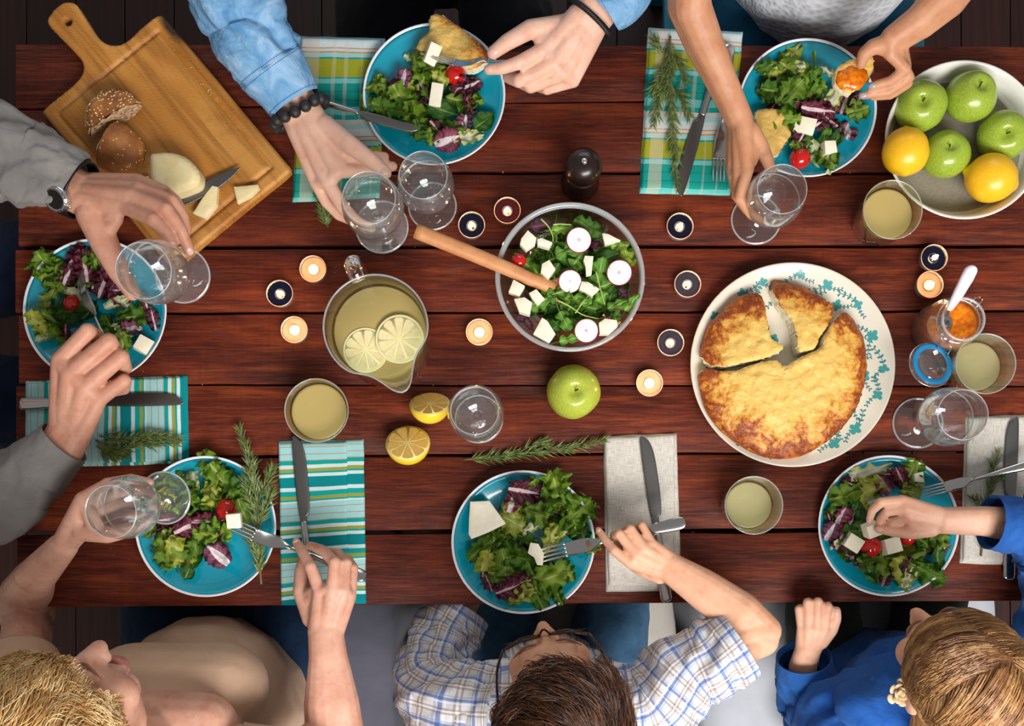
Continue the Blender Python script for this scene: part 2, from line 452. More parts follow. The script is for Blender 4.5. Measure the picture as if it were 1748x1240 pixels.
WHITE_PLASTIC = plain('white_plastic', '#e2e2ee', .25)
BLUE_RUBBER = plain('blue_rubber', '#0c8fce', .4)
MILLW = plain('dark_mill_wood', '#120906', .3, col2='#24100a', nscale=30, coat=.1)
BLACKM = plain('black_metal', '#0b0b0c', .35)
CHEESE = plain('white_cheese', '#e9e0c6', .55, col2='#f1ead6', nscale=60, bump=(160, .25), sss=.1)
CHEESE_Y = plain('yellowish_cheese', '#dfcb92', .5, col2='#ecdfb4', nscale=30, bump=(120, .2), sss=.1)
TOMATO = plain('tomato_skin', '#b00d0a', .12, col2='#cc1a10', nscale=30, coat=.4, sss=.1)
RADISH = plain('radish_white', '#ece7ea', .35, col2='#f6f2f2', nscale=40)
RADISH_R = plain('radish_red', '#a3123c', .3)
RADISH_PINK = plain('radish_heart', '#e4b2c2', .4)
CRUMB_M = plain('crumb', '#d8bf92', .8)
SESAME = plain('sesame_seed', '#e9cf95', .5)
def crust():
    t = NT('bread_crust'); v = t.co(); n1 = t.noise(v, 30, 4)
    t.B(Base_Color=t.ramp(n1, [(.3, '#7d4418'), (.55, '#ab6a30'), (.75, '#c88c50')]), Roughness=.6); t.bump(t.noise(v, 120, 4), .6, .003); return t.m
CRUST = crust()
def breadin():
    t = NT('bread_crumb'); v = t.co(); vr = t.voro(v, 170)
    t.B(Base_Color=t.mix(t.ramp(vr, [(.15, 0), (.5, 1)]), '#8b6547', '#c9a680'), Roughness=.85); t.bump(vr, .9, .004); return t.m
BREADIN = breadin()
def focaccia():
    t = NT('cheese_crust'); u = t.uv(); v = t.co()
    s = t.sep(u); rim = s[0]                       # distance from the middle of the loaf, 0..1
    n1 = t.noise(v, 27, 5, .62, .8); n2 = t.noise(v, 110, 4, .6, .5)
    f = t.math('ADD', t.math('MULTIPLY', t.math('SUBTRACT', rim, .56), 1.45), t.math('MULTIPLY', t.math('SUBTRACT', n1, .5), 1.5))
    f = t.math('ADD', f, t.math('MULTIPLY', t.math('SUBTRACT', n2, .5), .75))
    c = t.ramp(f, [(.0, '#e0b862'), (.16, '#d8a348'), (.3, '#c47c2c'), (.42, '#9a4a17'), (.55, '#7c330e'), (.75, '#b8641f')])
    t.B(Base_Color=c, Roughness=.42); t.bump(t.math('ADD', n1, t.math('MULTIPLY', n2, .5)), .8, .005)
    t.b.inputs['Specular IOR Level'].default_value = .4; return t.m
FOCACCIA = focaccia()
FOCIN = plain('soft_crumb', '#ead9b4', .8, col2='#f4ead0', nscale=60, bump=(140, .9, .004))

def weave(t, u, s=1100):
    x = t.sep(u)
    a = t.math('SINE', t.math('MULTIPLY', x[0], s * 2)); b = t.math('SINE', t.math('MULTIPLY', x[1], s * 2))
    return t.math('MULTIPLY', a, b)
def stripe_cloth():
    t = NT('striped_cloth'); u = t.uv(); x = t.sep(u)
    f = t.math('FRACT', t.math('MULTIPLY', x[1], 1 / .1025))
    PALE, TE, WH, OL, DK, OR = '#aadde0', '#12a6a2', '#dcecec', '#a3a443', '#078a90', '#d0903f'
    z = [(270, PALE), (288, OR), (291, PALE), (316, OR), (319, PALE), (341, OR), (344, TE), (360, WH), (375, OL), (388, TE), (396, WH), (409, DK), (452, WH), (468, TE), (488, OL), (501, TE), (508, WH)]
    c = t.ramp(f, [((a - 270) / 245, b) for a, b in z], 'CONSTANT')
    tw = t.n('ShaderNodeTexWave', bands_direction='DIAGONAL'); t.set(tw.inputs[0], u); tw.inputs['Scale'].default_value = 190; tw.inputs['Distortion'].default_value = 1
    c = t.mix(t.math('MULTIPLY', tw.outputs[1], .22), c, '#0b5c58')
    c = t.mix(t.math('MULTIPLY', t.noise(u, 25, 3), .12), c, '#2b4a48')
    t.B(Base_Color=c, Roughness=.9); t.b.inputs['Specular IOR Level'].default_value = .1
    t.bump(tw.outputs[1], .25, .0008); return t.m
STRIPES = stripe_cloth()
def plaid_cloth():
    t = NT('checked_cloth'); u = t.uv(); x = t.sep(u)
    fv = t.math('FRACT', t.math('MULTIPLY', t.math('ADD', x[1], .1277), 1 / .152)); fu = t.math('FRACT', t.math('MULTIPLY', x[0], 1 / .152))
    def rp(f, Z, n): return t.ramp(f, [((a - Z[0][0]) / n, b) for a, b in Z], 'CONSTANT')
    W = [(210, '#d8924a'), (216, '#a8d8d6'), (238, '#0f9aa0'), (246, '#a9a81c'), (336, '#0f9aa0'), (343, '#7cc7c0'), (365, '#10998e'), (400, '#0b7f80'), (406, '#10998e'), (445, '#0b7f80'), (450, '#10998e'), (482, '#6fcac4'), (520, '#12a39a'), (545, '#e2d4d0'), (565, '#b7dfdf'), (590, '#dfe9ea'), (628, '#d8924a'), (634, '#d6e0e0')]
    c = rp(fv, W, 438)
    K = [(0, 0.0), (30, .75), (95, .0), (160, .6), (178, 0.0), (220, .6), (238, 0.0), (300, .45), (310, 0.0), (370, .4), (380, .0)]
    k = rp(fu, K, 438)
    c = t.mix(t.math('MULTIPLY', k, .5), c, '#e6cdb4')
    wv = weave(t, u, 2200)
    c = t.mix(t.math('MULTIPLY', t.noise(t.mapping(u, (300, 900, 1)), 1.0, 2), .35), c, '#2f5f50')
    t.B(Base_Color=c, Roughness=.92); t.b.inputs['Specular IOR Level'].default_value = .1
    t.bump(t.noise(t.mapping(u, (900, 900, 1)), 1.0, 2), .3, .0008); return t.m
PLAID = plaid_cloth()
def linen():
    t = NT('natural_linen'); u = t.uv()
    a = t.noise(t.mapping(u, (60, 1400, 1)), 1.0, 3); b = t.noise(t.mapping(u, (1400, 60, 1)), 1.0, 3)
    f = t.math('MULTIPLY', t.math('ADD', a, b), .5)
    c = t.ramp(f, [(.36, '#9f968a'), (.5, '#c9c3b9'), (.64, '#dcd8d1')])
    t.B(Base_Color=c, Roughness=.95); t.b.inputs['Specular IOR Level'].default_value = .05; t.bump(f, .4, .0012); return t.m
LINEN = linen()
def wax(name, a, emit, es):
    t = NT(name); t.B(Base_Color=a, Roughness=.06); t.b.inputs['Specular IOR Level'].default_value = .35
    t.b.inputs['Subsurface Weight'].default_value = .3; t.b.inputs['Subsurface Scale'].default_value = .01
    return t.m
WAX_N = wax('navy_wax', '#050922', None, 0)
WAX_R = wax('maroon_wax', '#3a0b10', None, 0)
WAX_G = wax('grey_violet_wax', '#2a2838', None, 0)
WAX_C = wax('cream_wax', '#c09a7a', None, 0)
def emit(name, col, st):
    t = NT(name); e = t.n('ShaderNodeEmission'); e.inputs[0].default_value = (*lin(col), 1); e.inputs[1].default_value = st; t.surf(e.outputs[0]); return t.m
FLAME = emit('flame', '#ffd9a8', 30)
CUP = thin_glass('tealight_cup', (.96, .93, .9), 1.6, painted_sheen=.10)
WICK = plain('wick', '#1a120e', .9)
# ------------------------------------------------------------------ floor and table
fl = tag(bpy.data.objects.new('floor', None), 'dark brown plank floor under the table', None, None, 'structure'); C.objects.link(fl)
obj('subfloor', box(-3.0, 3.0, -2.2, 3.4, -.03, -.012), FLOORW, fl)
pm = None
for i in range(50):
    x = -2.94 + i * .12
    if pm is None: pm = mesh('floor_plank', box(-.0588, .0588, -2.2, 3.4, -.012, 0, .0015), False); pm.materials.append(FLOORW)
    obj('floor_plank', pm, FLOORW, fl, (x, 0, 0))

table = thing('dining_table', 'long red-brown stained plank dining table under all the dishes', 'table', (0, 0, 0))
seamL = [75, 187, 293, 423, 536, 657, 782, 911, 1037]
seamR = [79, 164, 297, 420, 531, 660, 771, 905, 1026]
gaps = [0, 2.5, 5.5, 6.5, 4, 2.5, 4, 7.5, 0]
r = rng(4)
for i in range(8):
    x0 = 28 + r.uniform(-3, 6); x1 = 1796 + r.uniform(-6, 6)
    a = P(x0, seamL[i] + gaps[i] / 2); b = P(x1, seamR[i] + gaps[i] / 2); c = P(x1, seamR[i+1] - gaps[i+1] / 2); d = P(x0, seamL[i+1] - gaps[i+1] / 2)
    nx = 60; V = []; F = []
    e1, e2 = r.random() * 50, r.random() * 50
    prof = [(0, -.030), (0, -.0035), (.0022, -.0006), (.006, 0), (.5, 0), (None, 0)]
    for k in range(nx + 1):
        t = k / nx; q0 = a.lerp(b, t); q1 = d.lerp(c, t)
        q0.y += noise.noise((e1 + t * 14, 0, 0)) * .0016; q1.y += noise.noise((e2 + t * 14, 3, 0)) * .0016
        W = (q0.y - q1.y)
        for off, z in ((0, -.03), (0, -.0022), (.0007, -.0006), (.002, 0)): V.append((q0.x, q0.y - off, TZ + z))
        for off, z in ((.002, 0), (.0007, -.0006), (0, -.0022), (0, -.03)): V.append((q0.x, q1.y + off, TZ + z))
    for k in range(nx):
        for j in range(8):
            j2 = (j + 1) % 8; F.append((k * 8 + j, (k + 1) * 8 + j, (k + 1) * 8 + j2, k * 8 + j2))
    F += [tuple(range(8)), tuple(range(nx * 8, nx * 8 + 8))[::-1]]
    o = obj('tabletop_plank', (np.array(V), F, None), WOOD, table, ang=25)
for x in (-.70, .10, .82): obj('batten', box(x - .05, x + .05, -.15, .74, TZ - .055, TZ - .0305, .003), WOOD, table, smooth=False)
for x in (-.78, .84):
    for y in (-.12, .70): obj('leg', box(x - .035, x + .035, y - .035, y + .035, 0, TZ - .0305, .004), WOOD, table, smooth=False)
for y in (-.12, .70): obj('apron', box(-.745, .805, y - .012, y + .012, TZ - .13, TZ - .056, .002), WOOD, table, smooth=False)
# ------------------------------------------------------------------ plates
def plate_prof():
    outer = [(0, .0025), (.060, .0025), (.064, 0), (.068, 0), (.071, .003), (.095, .0085), (.111, .0165), (.1185, .0225)]
    inner = [(.1185, .0235), (.112, .0195), (.103, .0148), (.09, .0105), (.072, .0078), (.05, .0066), (.025, .0062), (0, .006)]
    return outer, inner
_o, _i = plate_prof()
plate_body = mesh('plate_body', lathe(_o + _i, 72)); plate_body.materials.append(TEAL)
plate_rim = mesh('plate_rim', lathe([(.1175, .0215), (.1195, .0224), (.1213, .0237), (.1219, .0249), (.1213, .0257), (.1196, .0256), (.1176, .0236)], 72)); plate_rim.materials.append(PLATE_RIM)
PLATES = {}
for key, px, py, rr, lab in (
    ('denim', 741, 161, 121, 'teal plate with a wedge of cheese bread beside the denim-sleeved arm'),
    ('white', 1378, 184, 118, 'teal plate of salad next to the bowl of apples and lemons'),
    ('grey', 162, 530, 122, 'teal plate of salad at the left end, below the chopping board'),
    ('beige', 351, 899, 120, 'teal plate with rosemary across its rim, by the woman in beige'),
    ('boy', 893, 926, 122, 'teal plate with a big flat cheese slice, in front of the boy'),
    ('girl', 1517, 898, 120, 'teal plate of salad in front of the girl in blue')):
    p = P(px, py, .024); t = thing('dinner_plate', lab, 'plate', (p.x, p.y, TZ), 0, 'teal dinner plates')
    s = rr / 121 * .985; t.scale = (s, s, 1)
    obj('plate_body', plate_body, TEAL, t); obj('plate_rim', plate_rim, PLATE_RIM, t)
    PLATES[key] = (p.x, p.y)

# floral serving plate
sp = [(0, .003), (.085, .003), (.09, 0), (.096, 0), (.1, .004), (.135, .010), (.160, .0175), (.1705, .0235), (.1725, .0245), (.1715, .0258), (.1685, .0245), (.155, .0185), (.135, .0125), (.115, .0092), (.06, .0085), (0, .0085)]
p = P(1353, 623, .023); floral = thing('serving_plate', 'large cream serving plate printed with teal flowers, holding the cheese bread', 'plate', (p.x, p.y, TZ))
obj('plate_body', lathe(sp, 96), CREAM, floral)
def fz(r):
    pr = [(0, .0085), (.06, .0085), (.115, .0092), (.135, .0125), (.155, .0185), (.1685, .0245)]
    return np.interp(r, [a for a, b in pr], [b for a, b in pr])
class Deco:
    def __init__(s): s.V = []; s.F = []
    def poly(s, pts):
        o = len(s.V)
        c = np.mean(pts, 0); s.V.append((c[0], c[1]))
        for q in pts: s.V.append((q[0], q[1]))
        n = len(pts); s.F += [(o, o + 1 + i, o + 1 + (i + 1) % n) for i in range(n)]
    def petal(s, c, a, L, W):
        d = np.array((math.cos(a), math.sin(a))); nrm = np.array((-d[1], d[0])); c = np.array(c)
        s.poly([c + d * L * t + nrm * W * w for t, w in ((0, 0), (.3, .42), (.62, .5), (.88, .32), (1, 0), (.88, -.32), (.62, -.5), (.3, -.42))])
    def line(s, pts, wd):
        pts = np.array(pts); T = np.gradient(pts, axis=0); T /= np.linalg.norm(T, axis=1)[:, None]; N = np.stack([-T[:, 1], T[:, 0]], 1) * wd / 2
        o = len(s.V); s.V += [tuple(q) for q in pts + N] + [tuple(q) for q in pts - N]; n = len(pts)
        s.F += [(o + i + n, o + i + n + 1, o + i + 1, o + i) for i in range(n - 1)]
    def mesh(s):
        v = np.array(s.V); r = np.linalg.norm(v, axis=1); return np.column_stack([v, fz(r) + .0004]), s.F, None
r = rng(8)
def flower(c, a, k=1.0):
    d1 = Deco()
    for j, (da, L) in enumerate(((0, .0095), (1.35, .0095), (-1.35, .0095), (PI, .007))): d1.petal(c, a + da, L * k, .0072 * k)
    obj('flower_print', d1.mesh(), PRINT, floral)
def sprig(c, a, k=1.0, n=4):
    d2 = Deco(); pts = []; c = np.array(c, float); h = a
    for i in range(9): pts.append(c.copy()); c = c + .0046 * k * np.array((math.cos(h), math.sin(h))); h += .09
    d2.line(pts, .0011)
    for i in range(2, 9, 2):
        for sgn in (1, -1): d2.petal(pts[i], a + i * .09 + sgn * .95, .0064 * k, .0034 * k)
    v = np.array(d2.V)
    if np.linalg.norm(v, axis=1).max() < .1675: obj('vine_print', d2.mesh(), PRINT2, floral)
for i in range(17):
    th = 2 * PI * i / 17 + r.uniform(-.06, .06)
    for rad, ph in ((r.uniform(.146, .156), 0), (r.uniform(.112, .13), .19)):
        a = th + ph; c = (rad * math.cos(a), rad * math.sin(a))
        flower(c, r.uniform(0, 6.28), r.uniform(.9, 1.25))
        sprig(c, a + PI / 2 + r.uniform(-.1, .9), r.uniform(.75, 1.0))
        sprig(c, a - PI / 2 + r.uniform(-.6, .6) + (.5 if rad < .13 else -.6), r.uniform(.6, .8))
for i in range(6):
    a = i * 1.05; c = (.055 * math.cos(a), .055 * math.sin(a)); flower(c, a * 2); sprig(c, a + 1.2, .9)

# ------------------------------------------------------------------ fruit bowl
p = P(1646, 239, .045); fb = thing('fruit_bowl', 'shallow white bowl with grey inside holding apples and lemons', 'bowl', (p.x, p.y, TZ))
obj('bowl_wall', lathe([(0, .002), (.085, .002), (.09, 0), (.1, .0), (.106, .004), (.124, .03), (.131, .043), (.1325, .046), (.131, .0475), (.128, .0465), (.1215, .034), (.1125, .011)], 80), BOWL_WHITE, fb)
obj('bowl_inside', lathe([(.1126, .0115), (.104, .0066), (.09, .0055), (0, .0055)], 80), STONE_IN, fb)
FB = (p.x, p.y)

# ------------------------------------------------------------------ apples and lemons
def apple_mesh(seed):
    prof = []
    for i in range(26):
        a = PI * i / 25
        rr = math.sin(a) * (1 + .07 * math.cos(a) ) ; z = -math.cos(a) * .88
        dip = .30 * math.exp(-(rr / .26) ** 2) if a > PI / 2 else .16 * math.exp(-(rr / .22) ** 2)
        z = z - dip if a > PI / 2 else z + dip
        prof.append((max(rr, 0 if i in (0, 25) else 1e-3), z))
    v, f, u = lathe(prof, 40)
    th = np.arctan2(v[:, 1], v[:, 0]); n = fbm(v, 1.1, seed, 2)
    k = 1 + .035 * np.cos(th * 5 + seed) * (np.abs(v[:, 2]) ** 2) * .8 + .05 * n
    return v * np.column_stack([k, k, 1 + .04 * n]), f, u
stem_m = tube([(0, 0, .52), (.02, 0, .66), (.07, .01, .84)], [.03, .028, .04], 8)
def apple(px, py, h, rpx, z0, tilt, rz, label, group, seed, mat=None):
    rad = rpx * .001 * (CH - h) / CH; p = P(px, py, h)
    t = thing('apple', label, 'apple', (p.x, p.y, TZ + z0 + rad * .76), rz, group); t.rotation_euler = (tilt[0], tilt[1], rz); t.scale = (rad,) * 3
    obj('apple_skin', apple_mesh(seed), mat or APPLE, t); obj('apple_stem', stem_m, STEMB, t)
apple(980, 668, .045, 46.5, .0, (.05, .02, 0), .3, 'green apple lying alone on the wood below the salad bowl', None, 3, APPLE2)
G = 'fruit in the white bowl'
apple(1580, 172, .065, 44, .012, (-.14, -.22, 0), 1.0, 'green apple beside the hand holding bread, uppermost left in the bowl', G, 5)
apple(1668, 155, .065, 44, .012, (.2, .1, 0), 2.2, 'green apple at the back of the bowl, nearest the table edge', G, 9)
apple(1723, 224, .062, 43, .010, (.15, -.28, 0), 0.2, 'green apple at the right side of the bowl, cut by the picture edge', G, 12)
apple(1625, 254, .062, 41, .008, (.16, .1, 0), 3.3, 'green apple in the middle of the bowl between the two lemons', G, 15)
def lemon_mesh(seed):
    prof = [(0, -1.22), (.10, -1.20), (.17, -1.13), (.25, -1.05), (.45, -.93)] + [(math.sin(a) * 1.0, -math.cos(a) * 1.05) for a in np.linspace(.55, 2.62, 18)] + [(.36, .98), (.22, 1.05), (.14, 1.11), (.06, 1.13), (0, 1.12)]
    v, f, u = lathe(prof, 36); n = fbm(v, 1.2, seed, 2); return v * (1 + .035 * n)[:, None], f, u
def lemon(px, py, h, rpx, z0, ang, label, seed):
    rad = rpx * .001 * (CH - h) / CH; p = P(px, py, h)
    o = obj('lemon', lemon_mesh(seed), LEMON, None, (p.x, p.y, TZ + z0 + rad)); tag(o, label, 'lemon', G)
    o.rotation_euler = (0, PI / 2 * .9, ang); o.scale = (rad,) * 3
lemon(1547, 258, .06, 39, .018, R(-95), 'whole yellow lemon at the left side of the fruit bowl', 3)
lemon(1695, 302, .055, 41, .008, R(-22), 'whole yellow lemon at the lower right of the fruit bowl', 6)

def citrus_face(parent, rad, z, pith, flesh, rindmat, n=9, seed=0):
    """cut face: rind ring, pith disc and wedge segments, lying on the level z"""
    obj('pith', shift(lathe([(0, 0), (rad * .985, 0), (rad * .985, -.0015), (0, -.0015)], 40), (0, 0, z)), pith, parent)
    r = rng(seed); a = r.random() * 6; 
    for i in range(n):
        w = 2 * PI / n * r.uniform(.92, 1.06); a0, a1 = a + .035, a + w - .035; a += 2 * PI / n
        V = []; pts = [(.10, (a0 + a1) / 2)] + [(.45, a0 + .02), (.84, a0 + .02), (.895, a0 + .10)] + [(.905, x) for x in np.linspace(a0 + .16, a1 - .16, 4)] + [(.895, a1 - .10), (.84, a1 - .02), (.45, a1 - .02)]
        for zz, sc in ((0, 1.0), (.0005, .97)):
            cx = np.mean([q * math.cos(b) for q, b in pts]) ; cy = np.mean([q * math.sin(b) for q, b in pts])
            for q, b in pts: V.append((rad * (cx + (q * math.cos(b) - cx) * sc), rad * (cy + (q * math.sin(b) - cy) * sc), z + zz))
        m = len(pts); F = [(k, (k + 1) % m, m + (k + 1) % m, m + k) for k in range(m)] + [tuple(range(m, 2 * m))]
        obj('segment', (np.array(V), F, None), flesh, parent, smooth=False)
    return parent
def lemon_half(px, py, rpx, tilt, tdir, label, seed):
    rad = rpx * .00098; p = P(px, py, .03)
    t = thing('lemon_half', label, 'lemon', (p.x, p.y, TZ + rad * 1.02), 0, 'cut lemon halves')
    t.rotation_euler = (Quaternion((math.cos(tdir), math.sin(tdir), 0), tilt)).to_euler()
    v, f, u = lathe([(0, -1.14), (.1, -1.12), (.16, -1.05), (.27, -.97)] + [(math.cos(a), math.sin(a) * .98) for a in np.linspace(-1.25, 0, 10)] + [(.985, .012), (.93, .0)], 40)
    obj('peel', (v * rad, f, u), LEMON2, t); citrus_face(t, rad, .0004, PITH_Y, FLESH, None, 9, seed)
lemon_half(734, 690, 35, R(52), PI, 'lemon half tipped against the stem wine glass in the middle', 1)
lemon_half(697, 757, 38, R(36), PI, 'lemon half lying in front of the other half, showing its whole face', 5)

# ------------------------------------------------------------------ jug of lemonade
p = P(641, 558, .17); JUG = (p.x, p.y)
jug = thing('glass_jug', 'round glass jug of cloudy lemonade with pouring spout', 'jug', (p.x, p.y, TZ))
sa = math.atan2(-110, 49); ha = math.atan2(88, -33)
def juglathe(prof, n=96):
    v, f, u = lathe(prof, n); th = np.arctan2(v[:, 1], v[:, 0]); rr = np.hypot(v[:, 0], v[:, 1])
    d = np.abs((th - sa + PI) % (2 * PI) - PI); k = np.clip((v[:, 2] - .118) / .052, 0, 1) ** 1.6
    rn = rr + k * (.030 * np.exp(-(d / .26) ** 2) - .005 * np.exp(-((d - .62) / .25) ** 2))
    v[:, 2] += k * .006 * np.exp(-(d / .24) ** 2); s = np.where(rr > 1e-6, rn / np.maximum(rr, 1e-6), 1)
    v[:, 0] *= s; v[:, 1] *= s; return v, f, u
outp = [(0, .001), (.058, .001), (.063, 0), (.071, .004), (.0775, .02), (.0795, .06), (.0785, .11), (.079, .14), (.0815, .168)]
inp = [(.0805, .1705), (.0785, .169), (.0755, .14), (.0735, .11), (.0735, .06), (.072, .022), (.064, .010), (0, .009)]
obj('jug_body', juglathe(outp + inp), GLASS_GREEN, jug)
obj('jug_rim', juglathe([(.0788, .1695), (.0803, .1716), (.0818, .1700), (.0808, .1685)]), GLASS_RIM, jug)
lv = .122
obj('lemonade', lathe([(0, .0095), (.0635, .0108), (.0713, .023), (.0728, .06), (.0728, .1), (.0728, lv - .001), (.0715, lv), (0, lv)], 64), LEMONADE, jug)
hd = np.array((math.cos(ha), math.sin(ha), 0)); hp = [hd * .080 + (0, 0, .158), hd * .096 + (0, 0, .166), hd * .110 + (0, 0, .155), hd * .118 + (0, 0, .12), hd * .112 + (0, 0, .075), hd * .098 + (0, 0, .045), hd * .086 + (0, 0, .04)]
hp = [np.array(q) for q in hp]
obj('jug_handle', tube(crom(hp, 30), .0105, 14, True, up=(-hd[1], hd[0], 0), flat=1.25), SOLID_GLASS, jug)
for px, py, rp, sd, lab in ((624, 598, 39, 2, 'floating lemon slice partly under the other slice in the jug'), (683, 580, 42, 7, 'floating lemon slice lying on top of the other in the jug')):
    q = P(px, py, lv); t = thing('lemon_slice', lab, 'lemon slice', (q.x, q.y, TZ + lv - .0035 + (.006 if sd == 7 else .0)), .4, 'lemon slices in the jug')
    if sd == 7: t.rotation_euler = (0, R(-3), 0)
    rad = rp * .001 * (CH - lv) / CH
    obj('rind', lathe([(rad * .9, 0), (rad * .99, .0004), (rad, .002), (rad * .99, .0046), (rad * .955, .0052), (rad * .9, .005)], 48), PITH, t)
    citrus_face(t, rad * .97, .0049, PITH, FLESH_PALE, None, 10, sd)

# ------------------------------------------------------------------ tumblers
def tumbler(px, py, rpx, label, rot, level=.058, thin=False):
    h = .088; p = P(px, py, h); R0 = rpx * .001 * (CH - h) / CH
    t = thing('glass_tumbler', label, 'glass', (p.x, p.y, TZ), rot, 'tumblers of lemonade')
    def fac(prof, n=64, cut=.05, amt=.07):
        v, f, u = lathe(prof, n); th = np.arctan2(v[:, 1], v[:, 0]); k = np.clip((cut - v[:, 2]) / .016, 0, 1)
        o = (np.cos(PI / 8) / np.cos((th % (PI / 4)) - PI / 8)); s = 1 + k * (o * 1.05 - 1); v[:, 0] *= s; v[:, 1] *= s; return v, f, u
    out = [(0, .002), (R0 * .66, .001), (R0 * .74, 0), (R0 * .79, .003), (R0 * .84, .02), (R0 * .9, .04), (R0 * .93, .05), (R0 * .955, .06), (R0 * .985, .08), (R0, .0875)]
    inn = [(R0 * .985, .0888), (R0 * .965, .0878), (R0 * .93, .078), (R0 * .86, .058), (R0 * .79, .04), (R0 * .73, .022), (R0 * .66, .013), (0, .012)]
    sharp(obj('glass_wall', fac(out + inn), GLASS_GREEN, t), 30)
    obj('glass_rim', lathe([(R0 * .962, .0872), (R0 * .98, .0892), (R0 * 1.002, .0878), (R0 * .985, .086)], 64), GLASS_RIM, t)
    rl = R0 * (.775 + (.85 - .775) * (level - .04) / .018)
    obj('lemonade', fac([(0, .0126), (R0 * .645, .0136), (R0 * .715, .022), (R0 * .775, .04), (rl * .985, level - .002), (rl * .975, level), (rl * .9, level - .0008), (0, level - .001)], cut=.045), LEMONADE2 if thin else LEMONADE, t)
tumbler(1524, 358, 51, 'tumbler of lemonade beside the fruit bowl', .2, .062)
tumbler(540, 701, 55, 'tumbler of lemonade between the jug and the striped napkin', .5, .066)
tumbler(1287, 863, 50, 'tumbler of lemonade below the floral serving plate', .1, .05, True)
tumbler(1683, 621, 52, 'tumbler of lemonade beside the open jam jar', .3, .052, True)

# ------------------------------------------------------------------ wine glasses
def wineglass(base, top, label, s=1.0, water=True, group='stemmed wine glasses'):
    """base, top: world points of the foot centre and of the mouth centre"""
    b, a = Vector(base), Vector(top)
    t = thing('wine_glass', label, 'wine glass', b, 0, group); t.rotation_mode = 'QUATERNION'; t.rotation_quaternion = (a - b).normalized().to_track_quat('Z', 'Y'); 
    t.scale = (s,) * 3
    obj('foot', lathe([(0, 0), (.036, 0), (.0392, .0008), (.0395, .0018), (.036, .0028), (.02, .0042), (.008, .0075), (.0045, .012), (0, .012)], 56), GLASS, t)
    obj('foot_edge', lathe([(.0375, .0002), (.0397, .0006), (.0399, .0020), (.0375, .0026)], 56), GLASS_RIM, t)
    obj('stem', lathe([(0, .0105), (.0048, .0105), (.0038, .025), (.0037, .045), (.0052, .058), (.0075, .064), (.004, .068), (0, .069)], 20), SOLID_GLASS, t)
    ob = [(.0045, .0625), (.012, .0655), (.025, .074), (.036, .089), (.0425, .108), (.0428, .122), (.0400, .142), (.0355, .163)]
    ib = [(.0345, .1635), (.0388, .142), (.0416, .122), (.0413, .108), (.0348, .0905), (.0235, .0765), (.011, .0695), (0, .069)]
    obj('bowl', lathe(ob + ib, 64), GLASS, t)
    obj('rim', lathe([(.0343, .1625), (.0350, .1642), (.0358, .1628)], 64), GLASS_RIM, t)
    if water:
        W = .104
        obj('water', lathe([(0, .0698), (.0105, .0702), (.023, .0772), (.0342, .0912), (.0404, W), (.0395, W + .0006), (.036, W), (0, W)], 48), WATER, t)
        obj('water_edge', lathe([(.0395, W - .0008), (.0410, W + .001), (.0405, W - .0006)], 48), GLASS_RIM, t)
HW = .165
def standing(px, py, s, lab, **k):      # px,py: centre of the mouth
    q = P(px, py, HW * s); wineglass((q.x, q.y, TZ), (q.x, q.y, TZ + .1), lab, s, **k)
standing(722, 298, 1.05, 'wine glass standing by the jug and the denim-sleeved hand')
standing(810, 701, 1.05, 'wine glass standing alone beside the cut lemon halves')
standing(1645, 708, 1.10, 'wine glass standing below the tumbler and jam jar')
standing(1336, 322, 1.08, 'wine glass on the table held by the bare-armed woman')
wineglass(P(652, 388, .035), P(632, 343, .20), 'empty wine glass tipped in the hand with the bead bracelet', 1.12, False)
wineglass(P(312, 470, .085), P(252, 463, .25), 'wine glass held up by the hand with the wristwatch', 1.14)
wineglass(P(282, 850, .085), P(196, 872, .25), 'wine glass held up by the woman in beige', 1.10)

# ------------------------------------------------------------------ tealights
cup_m = mesh('cup', lathe([(0, .0005), (.018, .0005), (.0195, 0), (.0215, .003), (.0222, .0175), (.0218, .0185), (.0212, .0175), (.0206, .004), (.018, .0022), (0, .002)], 40)); cup_m.materials.append(CUP)
lip_m = mesh('cup_lip', lathe([(.0210, .0176), (.0219, .0188), (.0226, .0178), (.0219, .0170)], 40)); 
LIP = plain('cup_lip', '#d9a58c', .2, coat=.5); lip_m.materials.append(LIP)
wax_ms = {}
for nm, m_ in (('n', WAX_N), ('r', WAX_R), ('g', WAX_G), ('c', WAX_C)):
    q = mesh('wax', lathe([(0, .0025), (.018, .003), (.0203, .0045), (.0209, .0118), (.0195, .0116), (.010, .0114), (.0085, .0119), (.0068, .0122), (.006, .0114), (0, .0112)], 40)); q.materials.append(m_); wax_ms[nm] = q
hold_m = mesh('wick_holder', lathe([(.0078, .0112), (.0082, .0130), (.0090, .0132), (.0094, .0112)], 32)); hold_m.materials.append(LIP); hold_d = mesh('wick_holder', lathe([(.0078, .0112), (.0082, .0130), (.0090, .0132), (.0094, .0112)], 32)); hold_d.materials.append(plain('dark_tin', '#1c1a24', .25))
wick_m = mesh('wick', tube([(0, 0, .011), (.0003, 0, .014), (.001, 0, .0165)], .0006, 6)); wick_m.materials.append(WICK)
fl_m = mesh('flame', lathe([(0, .0145), (.0022, .0155), (.0036, .0185), (.0038, .0215), (.0029, .026), (.0015, .031), (0, .036)], 14)); fl_m.materials.append(FLAME)
